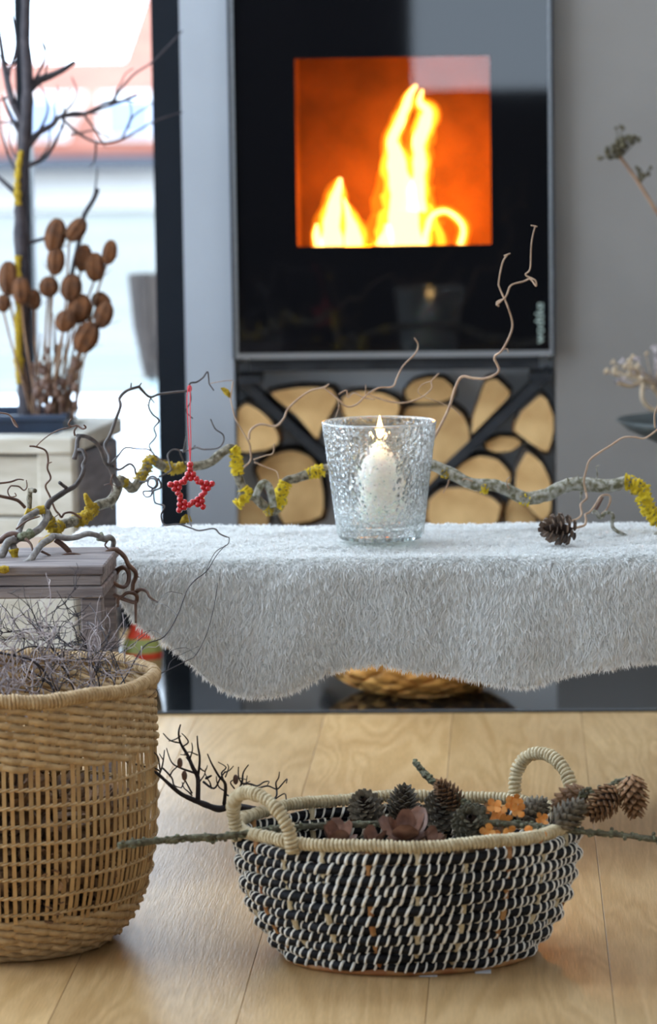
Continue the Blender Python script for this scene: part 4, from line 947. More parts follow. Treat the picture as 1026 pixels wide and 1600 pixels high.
twigs(br, [([(915, 769), (912, 752), (916, 733), (921, 719), (938, 706), (954, 696), (973, 684), (990, 683), (1006, 685), (1022, 675), (1034, 664)], 5.42, 5.40, 2.0, 1.3), ([(1023, 669), (1022, 648), (1027, 634), (1032, 620)], 5.40, 5.40, 1.6, 1.2), ([(915, 770), (916, 779), (907, 788), (908, 804), (899, 812), (884, 815)], 5.42, 5.36, 1.9, 1.5),
  ([(892, 826), (912, 821), (915, 812), (914, 804), (921, 800), (931, 787), (939, 775), (951, 774), (953, 782), (948, 795), (940, 803)], 5.34, 5.42, 2.0, 1.6), ([(702, 742), (700, 755), (692, 770)], 5.5, 5.48, 1.4, .8), ([(738, 752), (728, 748), (722, 750)], 5.48, 5.47, 1.2, .8), ([(795, 764), (791, 752), (796, 745)], 5.48, 5.47, 1.3, .9)], 'hazel_tan')
twigs(br, [([(925, 800), (931, 800), (938, 809), (946, 801), (957, 805), (957, 824), (973, 835), (990, 842), (1006, 844), (1022, 836), (1034, 828)], 5.40, 5.42, 3.4, 2.8), ([(931, 750), (933, 741), (931, 730), (936, 727)], 5.44, 5.44, 1.3, 1.0), ([(903, 750), (902, 742)], 5.44, 5.44, 2.2, .8), ([(888, 752), (886, 746)], 5.45, 5.45, 2, .8), ([(908, 768), (907, 781)], 5.43, 5.43, 2.4, 1.6)], 'hazel_pale')
build('dry_bark_strip', trace([(930, 797), (936, 786), (941, 776)], 5.41, 5.41, 2.8, 2.4), 'hazel_brown', br)
def leaf(pts, Y, m, parent):
    P = [PY(x, y, Y + (.006 if i % 2 else -.004)) for i, (x, y) in enumerate(pts)]; c0 = sum(P) / len(P) + np.array([0, -.004, 0])
    V = P + [c0] + [p + np.array([0, .0008, 0]) for p in P]; n = len(P)
    Fq = [(i, (i + 1) % n, n) for i in range(n)] + [tuple(range(n + 1, 2 * n + 1))]
    return build('leaf', MB().add(V, Fq, 0, True), m, parent)
leaf([(344, 606), (350, 605), (357, 609), (362, 618), (358, 622), (350, 616)], 5.46, 'lichen_dull', br)
leaf([(280, 818), (284, 808), (290, 803), (297, 806), (300, 815), (292, 817)], 5.22, 'lichen_dull', br)

b2 = thing('hazel_branch', 'smooth grey contorted branch resting on the lantern with a curled brown end', 'branch', tuple(PY(60, 880, 4.98)))
twigs(b2, [([(-30, 880), (-10, 888), (12, 888), (29, 885), (45, 877), (56, 862), (66, 849), (76, 843), (82, 838)], 4.93, 5.06, 6.0, 5.2), ([(80, 838), (90, 838), (105, 841), (121, 839), (136, 834), (150, 836), (162, 841), (171, 839), (177, 845), (176, 855), (170, 867), (166, 880), (168, 894), (172, 904)], 5.06, 5.12, 5.0, 3.6)], 'hazel_grey', rough=.12)
build('bark_knot', trace([(155, 838), (163, 842), (172, 840)], 5.11, 5.115, 6, 5, 9, 8, rough=.6), 'moss', b2)
build('bark_knot', trace([(66, 849), (72, 845), (80, 840)], 5.03, 5.06, 6.5, 5.8, 9, 8, rough=.5), 'lichen_dull', b2)
build('bark_knot', trace([(-8, 889), (2, 890), (14, 889)], 4.93, 4.93, 7, 6, 9, 8, rough=.5), 'lichen_dull', b2)
twigs(b2, [([(86, 843), (97, 851), (107, 861), (111, 870), (123, 876), (136, 877), (148, 872), (162, 867), (175, 859), (185, 861), (195, 871), (201, 883), (211, 893), (212, 902), (208, 912), (207, 925)], 5.07, 5.10, 4.68, 3.38),
  ([(169, 906), (178, 899), (186, 889), (195, 887), (201, 896), (200, 910), (194, 917), (184, 915), (176, 909)], 5.12, 5.06, 4.68, 2.86), ([(178, 900), (169, 912), (170, 924), (182, 931), (197, 937), (211, 941), (214, 933), (209, 927), (199, 926), (192, 931), (185, 936), (184, 948)], 5.12, 5.06, 4.42, 2.34),
  ([(212, 940), (212, 957), (212, 973)], 5.08, 5.06, 2.60, 1.82), ([(210, 927), (219, 921), (229, 924), (234, 933), (246, 941)], 5.09, 5.06, 3.90, 1.30), ([(139, 882), (139, 892), (149, 899), (162, 897)], 5.08, 5.10, 2.08, 1.30), ([(141, 884), (154, 885), (166, 878), (174, 883), (172, 893), (168, 897)], 5.08, 5.10, 2.08, 1.56),
  ([(64, 861), (76, 867), (84, 873), (94, 869), (109, 865), (125, 867), (134, 875)], 5.04, 5.06, 2.08, 1.56), ([(150, 922), (158, 922), (165, 920)], 5.05, 5.08, 2.34, 1.30), ([(168, 845), (164, 852), (170, 858)], 5.11, 5.11, 1.82, 1.04), ([(137, 876), (140, 870)], 5.09, 5.09, 2.08, 1.04), ([(211, 900), (218, 902)], 5.10, 5.10, 1.56, 0.78)], 'hazel_brown')

b3 = thing('hazel_branch', 'knobbly grey contorted branch with cut stump above the lantern', 'branch', tuple(PY(31, 860, 5.06)))
twigs(b3, [([(69, 797), (62, 797), (49, 804), (37, 813), (31, 826), (31, 836), (37, 841)], 5.09, 5.05, 6.0, 5.0), ([(72, 799), (72, 812), (64, 824), (53, 832), (41, 839), (29, 841), (20, 849), (22, 860), (23, 874)], 5.09, 5.03, 6.0, 6.2), ([(24, 842), (12, 847), (6, 860), (2, 868), (-8, 872)], 5.04, 5.02, 6.5, 6.5)], 'hazel_grey', rough=.12)
twigs(b3, [([(-14, 848), (0, 845), (12, 836), (25, 835), (33, 841)], 5.05, 5.05, 5.5, 4.5), ([(25, 827), (36, 818), (46, 812), (62, 807)], 5.04, 5.06, 1.8, 1.2), ([(40, 842), (48, 850), (51, 861)], 5.04, 5.03, 3.0, 1.4), ([(39, 793), (29, 783), (18, 779), (0, 775), (-15, 770)], 5.08, 5.05, 2.8, 2.6), ([(0, 755), (16, 753), (28, 749), (37, 750)], 5.05, 5.07, 2.0, 1.0), ([(-20, 762), (0, 755)], 5.04, 5.05, 2.2, 2.0),
  ([(17, 759), (29, 760), (37, 766), (42, 761), (41, 750)], 5.06, 5.07, 1.5, .8), ([(17, 759), (12, 767), (16, 776), (25, 775), (23, 770)], 5.06, 5.06, 1.3, .9), ([(0, 645), (12, 647), (19, 653), (28, 667)], 5.06, 5.06, 1.6, 1.0), ([(-20, 650), (0, 645)], 5.05, 5.06, 1.7, 1.6), ([(18, 653), (23, 664), (28, 668)], 5.06, 5.05, 1.6, .8)], 'hazel_brown')
twigs(b3, [([(46, 799), (46, 779), (47, 763)], 5.09, 5.09, 4.6, 4.2), ([(47, 766), (55, 767)], 5.09, 5.08, 4.0, 3.4)], 'hazel_olive', name='stump', rough=.3)
build('lichen', trace([(40, 800), (48, 803), (58, 798), (70, 796)], 5.08, 5.085, 6.5, 6.5, 10, 9, rough=.6), 'lichen_dull', b3)
build('lichen', trace([(21, 858), (23, 868), (24, 876)], 5.03, 5.03, 7, 6, 10, 9, rough=.5), 'lichen_dull', b3)
build('bark_knot', trace([(30, 839), (40, 838), (48, 833)], 5.04, 5.06, 7, 7, 10, 8, rough=.5), 'moss', b3)

# ------------------------------------------------------------------ red bead star
YS = 5.13
stx = thing('star_ornament', 'red bead star hanging from a twig by a red cord', 'ornament', tuple(PY(297, 768, YS)))
def bead_at(x, y, r=.0045):
    p = PY(x, y, YS); build('bead', sphere(p, r, None, 0, 12, 8), 'bead', stx, tuple(p))
sc0 = np.array([299.0, 768.0])
for k, (tx, ty) in enumerate([(297, 733), (331, 756), (317, 792), (280, 797), (266, 757)]):
    d = np.array([tx, ty], float) - sc0; L_ = np.linalg.norm(d); d /= L_; nrm = np.array([-d[1], d[0]])
    bead_at(*(sc0 + d * L_))
    for s in (-1, 1): bead_at(*(sc0 + d * (L_ - 8) + nrm * s * 4.3))
    for s in (-1, 1): bead_at(*(sc0 + d * (L_ - 15.5) + nrm * s * 8.6))
    bead_at(*(sc0 + d * (L_ - 15) ), .0040)
    nx_ = np.array([(331, 756), (317, 792), (280, 797), (266, 757), (297, 733)][k], float) - sc0; mid = d + nx_ / np.linalg.norm(nx_); mid /= np.linalg.norm(mid); bead_at(*(sc0 + mid * 18.5), .0042)
bead_at(297, 726, .0048)
build('cord', trace([(297, 724), (295, 690), (293, 650), (292, 622), (294, 608), (297, 604)], YS, 5.33, .8, .8, 6), 'cord', stx)
build('cord', trace([(297, 724), (298, 690), (297, 650), (297, 622), (297, 610), (298, 604)], YS, 5.33, .8, .8, 6), 'cord', stx)
build('knot', sphere(PY(296, 607, 5.325), .0035, None, 0, 8, 6, (1, 1, 1.5)), 'cord', stx)

# ------------------------------------------------------------------ cones
def cone_mb(L, R, ns, open_=.5, sw=1.0, shape=0, tipw=.35):
    """a cone along +z from the stalk (z=0) to its end (z=L)"""
    core = MB(); prof = []
    def env(t): return R * (math.sin(PI * min(max(t, 0) ** .8 * .88 + .09, 1)) ** .6) if shape == 0 else R * (math.sin(PI * (t * .86 + .10)) ** .6)
    lathe([(max(env(t) * .55, .0005), L * t) for t in np.linspace(0, 1, 9)], (0, 0), 8, core)
    sc = MB(); n = ns
    for i in range(n):
        t = (i + .5) / n * .97; a = i * 2.39996; r = env(t); ln = R * (.50 + .30 * open_) * (1 - .35 * abs(t - .4)); w = R * .52 * sw * (.6 + .5 * r / R)
        er = np.array([math.cos(a), math.sin(a), 0]); et = np.array([-math.sin(a), math.cos(a), 0])
        tilt = open_ * .9 * (1 - .75 * t) + .1
        d = er * math.sin(tilt) + np.array([0, 0, 1]) * math.cos(tilt); up = np.cross(d, et); up = -up if up @ er < 0 else up
        b = er * r * .5 + np.array([0, 0, L * t - ln * .35])
        lift = er * (r * .42)
        p0 = b; p1 = b + d * ln * .55 + lift * .6 - et * w * .5; p2 = b + d * ln * .55 + lift * .6 + et * w * .5
        p3 = b + d * ln + lift + er * .04 * R - et * w * tipw * .5; p4 = b + d * ln + lift + er * .04 * R + et * w * tipw * .5
        pm = b + d * ln * .6 + lift * .6 + up * w * .16; pt = b + d * ln * 1.04 + lift + up * w * .1; un = -up * w * .12
        V = [p0, p1, p3, pt, p4, p2, pm, p1 + un, p2 + un, p3 + un, p4 + un]
        sc.add(V, [(0, 1, 6), (1, 2, 3, 6), (6, 3, 4, 5), (0, 6, 5), (0, 7, 1), (1, 7, 9, 2), (2, 9, 10, 4, 3), (4, 10, 8, 5), (0, 5, 8), (0, 8, 10, 9, 7)], 0, False)
    return core, sc
def cone_thing(name, label, m, loc, axis, L, R, ns, open_=.5, group=None, **kw):
    t = thing(name, label, 'cone', tuple(loc), group); core, sc = cone_mb(L, R, ns, open_, **kw)
    c0 = build('core', core, 'core', t); c0.location = (0, 0, 0); s0 = build('scales', sc, m, t); s0.location = (0, 0, 0)
    orient(t, axis); return t
def orient(t, axis, spin=0.0):
    ax = Vector(axis).normalized(); q_ = Vector((0, 0, 1)).rotation_difference(ax); t.rotation_mode = 'QUATERNION'
    from mathutils import Quaternion
    t.rotation_quaternion = q_ @ Quaternion((0, 0, 1), spin)
def span(p, q, Y, Y2=None):
    a = PY(*p, Y); b = PY(*q, Y2 or Y); return a, b - a, np.linalg.norm(b - a)

a, ax, L_ = span((892, 827), (846, 824), 5.32, 5.285); cone_thing('pine_cone', 'small dark pine cone on the fleece in front of the lichen branch', 'cone_dark', a + np.array([0, 0, -.001]), ax, L_ * .92, .0155, 44, 1.05, tipw=.75, sw=1.3)

# ------------------------------------------------------------------ black and white basket
BX, BYc, BA, BB, BROT, BZ = -0.136, 4.572, 0.217, 0.163, math.radians(6), 0.171
bk = thing('striped_basket', 'low oval black and white coiled basket with pale straw handles', 'basket', (BX, BYc, 0))
def bprof(z): return float(np.interp(z * .152 / .171, [0, .008, .025, .05, .08, .11, .14, .152], [.70, .745, .815, .895, .955, .99, 1.0, .985]))
NR = 12; CR = 0.0067
for r in range(NR):
    z0 = .0125 + r * .0129; n = 240; t = np.linspace(0, 2 * PI, n, endpoint=False); ph = r * PI + .6 * r
    P = []
    for th in t:
        wv = .0040 * math.sin(11 * th + r * PI) + .0018 * noise.noise(Vector((math.cos(th) * 4, math.sin(th) * 4, r * 1.7))); zz_ = z0 + .0016 * noise.noise(Vector((math.cos(th) * 3 + 9, math.sin(th) * 3, r * 2.3)))
        k = bprof(zz_) ; x = (BA * k + wv - .006) * math.cos(th); y = (BB * k + wv - .006) * math.sin(th)
        P.append((BX + x * math.cos(BROT) - y * math.sin(BROT), BYc + x * math.sin(BROT) + y * math.cos(BROT), zz_))
    P = np.array(P); co = build('coil', tube(P, CR, 9, True), 'black_rope', bk)
    # white strand wound round the coil
    PP = np.vstack([P, P[:1]]); d = np.linalg.norm(np.diff(PP, axis=0), axis=1); s = np.concatenate([[0], np.cumsum(d)])
    turns = int(s[-1] / .0130); steps = 10; m = turns * steps; q = np.linspace(0, s[-1], m + 1)
    # uneven pitch : bunches and gaps
    ph = np.arange(m + 1) * 2 * PI / steps + r * 2.4; qq = q + .0035 * np.sin(q * 23 + r * 2) + .002 * np.sin(q * 61 + r)
    def at(u): u = np.mod(u, s[-1]); return np.stack([np.interp(u, s, PP[:, k]) for k in range(3)], 1)
    Q = at(qq); T = at(qq + .002) - at(qq - .002); T /= np.linalg.norm(T, axis=1)[:, None]
    Nn = np.stack([T[:, 1], -T[:, 0], np.zeros(m + 1)], 1); Nn /= np.linalg.norm(Nn, axis=1)[:, None]; Bz = np.cross(Nn, T); Bz *= np.sign(Bz[:, 2])[:, None]
    w = .0017 * (1 + .25 * np.sin(np.floor(np.arange(m + 1) / steps) * 12.9))
    rd = Nn * np.cos(ph)[:, None] + Bz * np.sin(ph)[:, None]
    V = np.stack([Q + rd * (CR + .0002) - T * w[:, None], Q + rd * (CR + .0013) - T * (w * .5)[:, None], Q + rd * (CR + .0013) + T * (w * .5)[:, None], Q + rd * (CR + .0002) + T * w[:, None]], 1).reshape(-1, 3)
    Fq = []
    for i in range(m):
        o = i * 4; Fq += [(o + k, o + k + 1, o + k + 5, o + k + 4) for k in range(3)]
    build('wrapping', MB().add(V, Fq), 'white_raffia', co)
for k in range(22):
    th = 2 * PI * (k + .5) / 22; P = []
    for z in np.linspace(.004, .168, 9):
        kk = bprof(z); wv = .003 * math.cos((z - .0125) / .0129 * PI) ; x = (BA * kk - .006 + wv * .6) * math.cos(th); y = (BB * kk - .006 + wv * .6) * math.sin(th)
        P.append((BX + x * math.cos(BROT) - y * math.sin(BROT), BYc + x * math.sin(BROT) + y * math.cos(BROT), z))
    build('stake', tube(P, .0042, 6), 'brown_stake' if k % 3 == 0 else 'straw', bk)
build('base_ring', tube(ellipse(BX, BYc, .0052, BA * .71, BB * .71, BROT), .005, 8, True), 'brown_stake', bk)
build('base_plate', lathe([(.0001, .004), (.69, .004), (.69, .007), (.0001, .007)], (0, 0), 48, None, 0, BA, BB), 'brown_stake', bk).location = (0, 0, 0)
rimP = ellipse(BX, BYc, BZ, BA * .985 - .002, BB * .985 - .002, BROT, 160); rimP[:, 2] += .0012 * np.sin(np.arange(160) * .35)
rm = build('rim', tube(rimP, .0062, 8, True), 'straw', bk); build('rim_binding', wrap(rimP, .0062, .0052, .0026), 'straw', rm)
def handle(p, q, hgt, Yp, lean):
    a = np.array(p); b = np.array(q); mid = (a + b) / 2; P = []
    for t in np.linspace(0, PI, 15):
        s_ = -math.cos(t) * (1 + .10 * math.sin(t)); pt_ = mid + (b - a) / 2 * s_ + np.array([lean[0], lean[1], 1]) * hgt * math.sin(t) ** .85; P.append(pt_)
    P[0] = a - np.array([0, 0, .012]); P[-1] = b - np.array([0, 0, .012])
    P = spline(P, 4); h = build('handle', tube(P, .0066, 8), 'straw', bk); build('handle_binding', wrap(P, .0066, .0056, .0028, False), 'straw', h)
pA = PZ(371, 1298, BZ); pB = PZ(457, 1318, BZ); pC = PZ(804, 1246, BZ); pD = PZ(893, 1262, BZ)
handle(pA, pB, PZ(400, 1244, BZ)[1] * 0 + .056, 0, (-.25, -.1)); handle(pC, pD, .060, 0, (.0, .35))
tg = build('tag', box(-.120, -.098, 4.452, 4.475, .0004, .0010), 'paper', bk); 
tg = build('tag', box(-.052, -.032, 4.468, 4.490, .0004, .0010), 'paper', bk)

# its contents
def larch_twig(label, pts, Y0, Y1, r0, r1, spurs, matn='larch', r_sp=1.0):
    Y0, Y1 = Y0 - .09, Y1 - .09
    P = [PY(x, y, Y0 + (Y1 - Y0) * i / (len(pts) - 1)) for i, (x, y) in enumerate(pts)]
    t = thing('larch_twig', label, 'twig', tuple(P[0])); S = spline(P, 10); m = len(S); R = np.linspace(r0, r1, m) * 4.6 / F
    R = R * np.array([1 + .3 * noise.noise(Vector(p * 160)) for p in S]); build('stem', tube(S, R, 9), matn, t)
    mb = MB()
    for k in range(spurs):
        i = random.randrange(2, m - 1); a = random.uniform(0, 2 * PI); d = np.array([random.uniform(-.5, .5), math.cos(a), math.sin(a)]); d /= np.linalg.norm(d); l = random.uniform(4, 9) * 4.6 / F * r_sp
        tube([S[i], S[i] + d * l * .7, S[i] + d * l], [2.6 * 4.6 / F, 2.4 * 4.6 / F, 3.0 * 4.6 / F], 6, False, mb); sphere(S[i] + d * l, 3.4 * 4.6 / F, mb, 0, 7, 5)
    build('spurs', mb, matn, t)['kind'] = 'stuff'
    mb = MB()
    for k in range(spurs * 9):
        i = random.randrange(0, m); a = random.uniform(0, 2 * PI); d = np.array([random.uniform(-.3, .3), math.cos(a), math.sin(a)]); d /= np.linalg.norm(d)
        sphere(S[i] + d * R[i], random.uniform(1.5, 4.2) * 4.6 / F, mb, 0, 6, 4, (1, 1, .7))
    build('lichen_tufts', mb, 'moss', t)['kind'] = 'stuff'
    return t
larch_twig('lichen covered larch twig poking out toward the tall basket', [(186, 1321), (215, 1317), (255, 1313), (300, 1309), (350, 1307), (400, 1299), (440, 1294), (500, 1290), (560, 1288), (610, 1286)], 4.50, 4.66, 5.5, 5.0, 16)
larch_twig('lichen covered larch twig sticking out at the far handle side', [(735, 1286), (770, 1286), (805, 1288), (840, 1292), (875, 1296), (914, 1300), (954, 1303), (990, 1307), (1030, 1313), (1070, 1320)], 4.62, 4.60, 5.5, 4.2, 18)
larch_twig('short knobbly larch twig pointing up out of the basket', [(647, 1190), (658, 1202), (668, 1214), (690, 1231), (712, 1246), (728, 1258), (745, 1272)], 4.74, 4.68, 4.6, 6.5, 22)
tw3 = larch_twig('thin larch twig carrying brown cones beyond the basket handle', [(860, 1288), (880, 1262), (900, 1246), (918, 1240), (930, 1237), (949, 1229), (965, 1220), (980, 1216), (987, 1215)], 4.66, 4.64, 3.2, 2.2, 7)

CON = [('larch cone end-on near the back rim, leftmost of the grey ones', 'cone_grey', (578, 1280), (566, 1246), 4.775, 4.73, 24), ('upright grey cone leaning on the back rim', 'cone_grey', (628, 1284), (632, 1230), 4.765, 4.76, 22), ('rounded grey cone beside the upright twig', 'cone_grey', (690, 1286), (688, 1244), 4.74, 4.69, 25),
  ('brown cone under the short upright twig', 'cone_brown', (718, 1262), (684, 1222), 4.70, 4.69, 17), ('greenish cone seen end-on in front of the twig fork', 'cone_green', (742, 1300), (734, 1276), 4.66, 4.61, 27), ('grey cone lying beside the orange petals', 'cone_grey', (806, 1280), (852, 1254), 4.66, 4.68, 19),
  ('dark cone lying across the far basket rim', 'cone_grey', (866, 1290), (910, 1256), 4.60, 4.62, 20), ('brown cone against the far handle foot', 'cone_brown', (915, 1242), (870, 1262), 4.66, 4.68, 23), ('brown cone hanging tilted from the thin twig', 'cone_brown', (962, 1234), (922, 1276), 4.64, 4.62, 21), ('brown cone hanging at the tip of the thin twig', 'cone_brown', (985, 1213), (993, 1276), 4.64, 4.63, 21)]
for lb, m, p, q, Y, Y2, r in CON:
    a, ax, L_ = span(p, q, Y - .09, Y2 - .09); cone_thing('larch_cone', lb, m, a, ax, L_ * 1.0, r * 1.0 * 4.65 / F, 76, .58, 'cones in the striped basket', tipw=.25)
# hidden layer the visible things rest on
fa = cone_thing('larch_cone', 'dark cone deep inside the striped basket under the others', 'filler', (BX - .12, BYc - .02, .04), (1, .2, .1), .05, .021, 40, .6, 'cones deep in the striped basket', tipw=.3)
for (dx, dy, z) in [(-.06, .03, .04), (0, -.04, .04), (.05, .04, .04), (.11, -.01, .04), (-.10, .05, .075), (-.03, -.02, .08), (.03, .02, .085), (.09, .05, .08), (-.14, -.01, .085), (.12, -.03, .085), (-.05, .08, .10), (.03, .09, .105), (.10, .06, .115), (-.02, .02, .115), (.06, -.05, .11), (-.09, .0, .11), (.13, .02, .12)]:
    c0 = copy_tree(fa); c0.location = (BX + dx, BYc + dy, z); orient(c0, (random.uniform(-1, 1), random.uniform(-1, 1), random.uniform(-.2, .5)), random.random() * 6)
def pod(label, x, y, Y, R, n, up):
    Y -= .09; c0 = PY(x, y, Y); t = thing('seed_pod', label, 'seed pod', tuple(c0)); ux = Vector(up).normalized(); ex = ux.cross(Vector((0, 1, 0.3))).normalized(); ey = ux.cross(ex)
    for k in range(n):
        a = 2 * PI * k / n + (.3 if k % 2 else 0); el = .25 if k % 2 else .75; d = (ex * math.cos(a) + ey * math.sin(a)) * math.cos(el) + ux * math.sin(el); s_ = ux.cross(d).normalized(); nn = d.cross(s_); V = []; Fq = []; rows = 7
        RR = R * (.85 + .25 * ((k * 7) % 3) / 2)
        for i in range(rows + 1):
            u = i / rows; w = RR * .38 * math.sin(PI * (u * .86 + .07)) ** .7
            for j, sx_ in enumerate((-1, 0, 1)):
                p = Vector(c0) + d * RR * u + s_ * w * sx_ + nn * ((-.16 * RR * (1 if sx_ == 0 else 0)) * math.sin(PI * u) + .22 * RR * u * u)
                V.append(p)
        for i in range(rows):
            for j in range(2): o = i * 3 + j; Fq.append((o, o + 1, o + 4, o + 3))
        mb = MB().add(V, Fq); mb.add([v_ - nn * .0012 for v_ in V], [q_[::-1] for q_ in Fq]); build('petal', mb, 'pod', t)
pod('opened brown seed pod like a wooden flower near the handle', 526, 1316, 4.555, 40 * 4.6 / F, 7, (.05, -.35, 1)); pod('larger opened brown seed pod in the middle of the basket front', 634, 1308, 4.555, 50 * 4.6 / F, 8, (.0, -.45, 1)); pod('flattened brown seed pod at the front rim', 580, 1318, 4.55, 30 * 4.6 / F, 5, (.2, -.1, 1)); pod('small open brown seed pod beside the larger one', 674, 1318, 4.55, 28 * 4.6 / F, 5, (.3, -.4, 1))
def hydrangea(label, spots, Y):
    Y -= .09
    t = thing('dried_hydrangea', label, 'dried flower', tuple(PY(*spots[0], Y)))
    for (x, y) in spots:
        c0 = Vector(PY(x, y, Y + random.uniform(-.012, .012))); ux = Vector((random.uniform(-.6, .6), -1, random.uniform(-.1, .9))).normalized(); ex = ux.orthogonal().normalized(); ey = ux.cross(ex); a0 = random.random() * 6
        for k in range(4):
            a = a0 + k * PI / 2; d = (ex * math.cos(a) + ey * math.sin(a)); s_ = ux.cross(d); R = random.uniform(10, 14) * 4.6 / F; V = [c0]
            for u, w in ((.35, .36), (.7, .5), (1.0, .26)):
                for sg in (-1, 1): V.append(c0 + d * R * u + s_ * R * w * sg + ux * R * (.3 * u * u + .08 * random.uniform(-1, 1)))
            V.append(c0 + d * R * 1.08 + ux * R * .25)
            build('petal', MB().add(V, [(0, 1, 2), (1, 3, 4, 2), (3, 5, 6, 4), (5, 7, 6)]), 'petal', t)
hydrangea('dried orange hydrangea florets above the back of the basket', [(772, 1260), (783, 1270), (797, 1256), (808, 1266), (768, 1278), (790, 1282), (805, 1250), (846, 1280)], 4.63)
hydrangea('dried orange hydrangea florets along the front rim', [(762, 1300), (778, 1308), (795, 1302), (812, 1310), (828, 1304), (760, 1314), (842, 1308)], 4.575)

bt = thing('black_twig', 'bushy black twig reaching over the straw handle', 'twig', tuple(PY(364, 1262, 4.66)))
build('stem', trace([(440, 1268), (400, 1266), (361, 1260), (342, 1264), (320, 1257), (298, 1248), (282, 1240), (265, 1226), (246, 1209), (230, 1200), (212, 1194)], 4.70, 4.62, 7, 1.4, 8, 6, rough=.3), 'black_twig', bt)
for pts, a, b in (([(309, 1250), (309, 1216), (301, 1199), (293, 1180), (282, 1161), (279, 1145), (282, 1132)], 4.5, 1.0), ([(309, 1216), (312, 1186), (309, 1166), (308, 1150)], 2.2, 1), ([(282, 1161), (266, 1157), (255, 1146)], 1.5, .9), ([(282, 1150), (274, 1155), (264, 1158)], 1.2, .8), ([(286, 1166), (294, 1160), (290, 1152), (284, 1146)], 1.3, .9), ([(293, 1180), (282, 1179)], 1.2, .8),
     ([(305, 1208), (282, 1200), (268, 1191), (260, 1169)], 2, .8), ([(248, 1211), (252, 1202), (255, 1188), (257, 1172)], 1.8, .9), ([(255, 1188), (249, 1178)], 1.2, .7), ([(250, 1202), (245, 1180), (230, 1170)], 1.4, .8), ([(300, 1240), (290, 1221), (284, 1210)], 1.6, .8), ([(254, 1200), (268, 1215), (272, 1227), (283, 1231)], 1.6, .9), ([(283, 1231), (290, 1218)], 1.2, .7),
     ([(350, 1256), (352, 1226), (342, 1213), (331, 1194), (324, 1178)], 3.2, .9), ([(350, 1222), (346, 1208), (353, 1199), (341, 1191)], 1.6, .8), ([(352, 1214), (357, 1200), (355, 1194)], 1.2, .7), ([(364, 1250), (372, 1236), (378, 1222), (380, 1207), (388, 1195)], 2.6, .9), ([(377, 1224), (391, 1225), (402, 1228), (412, 1222), (420, 1221), (418, 1226)], 1.8, .8), ([(402, 1232), (418, 1228), (432, 1233), (440, 1226), (448, 1217), (447, 1224)], 1.6, .9), ([(432, 1233), (432, 1243), (427, 1250), (444, 1240), (447, 1249)], 1.6, .9),
     ([(317, 1221), (334, 1232), (344, 1216), (352, 1205)], 2, .9), ([(322, 1216), (330, 1212)], 2.4, 1.4), ([(312, 1200), (320, 1205), (324, 1196)], 1.4, .8), ([(309, 1180), (296, 1175), (288, 1178)], 1.2, .7), ([(352, 1240), (362, 1246), (370, 1240)], 1.4, .8), ([(384, 1226), (386, 1212)], 1.0, .7), ([(392, 1226), (394, 1234)], 1.0, .6), ([(366, 1232), (360, 1222), (372, 1216), (384, 1218)], 1.3, .7)):
    build('side_twig', trace(pts, 4.66, 4.63, a, b, 6, 4, .05), 'black_twig', bt)
for (bx_, by_, an) in ((309, 1225, -1.0), (305, 1205, -2.2), (296, 1187, -.8), (350, 1235, -2.3), (345, 1215, -.7), (378, 1224, -2.0), (432, 1232, -1.2), (265, 1213, -.8), (250, 1205, -2.4), (330, 1232, -1.9), (300, 1243, -2.2), (372, 1240, -1.0)):
    q_ = [(bx_, by_)]
    for i in range(3): an += rd_.uniform(-.6, .6); q_.append((q_[-1][0] + 9 * math.cos(an), q_[-1][1] + 9 * math.sin(an)))
    build('side_twig', trace(q_, 4.64, 4.62, 1.5, .8, 5, 4, .02), 'black_twig', bt)
for x, y in ((281, 1192), (288, 1212), (368, 1218)): build('bud', sphere(PY(x, y, 4.62), .0045, None, 0, 8, 6, (.8, .8, 1.5)), 'hazel_brown', bt)

# ------------------------------------------------------------------ tall lattice basket
LX, LY, LZ = -0.650, 4.655, 0.342
lk = thing('lattice_basket', 'tall round seagrass basket with an open woven lattice band', 'basket', (LX, LY, 0))
def lprof(z): return float(np.interp(z, [0, .008, .02, .04, .065, .10, .16, .22, .28, .335], [.116, .130, .146, .161, .173, .183, .190, .1915, .190, .189]))
NST = 112
for k in range(NST):
    th = 2 * PI * k / NST + random.uniform(-.008, .008); tl = random.uniform(-.012, .012); V = []; Fq = []; zs = np.linspace(.004, .332, 13); hw = random.uniform(.0024, .0033)
    for z in zs:
        r = lprof(z); a = th + tl * (z - .15) / .15
        for dr in (.0006, -.0006):
            for s_ in (-1, 1): V.append((LX + (r + dr) * math.cos(a) - s_ * hw * math.sin(a), LY + (r + dr) * math.sin(a) + s_ * hw * math.cos(a), z))
    for i in range(12):
        o = i * 4; Fq += [(o, o + 1, o + 5, o + 4), (o + 2, o + 6, o + 7, o + 3), (o, o + 4, o + 6, o + 2), (o + 1, o + 3, o + 7, o + 5)]
    build('stake', MB().add(V, Fq, 0, False), 'cane', lk)
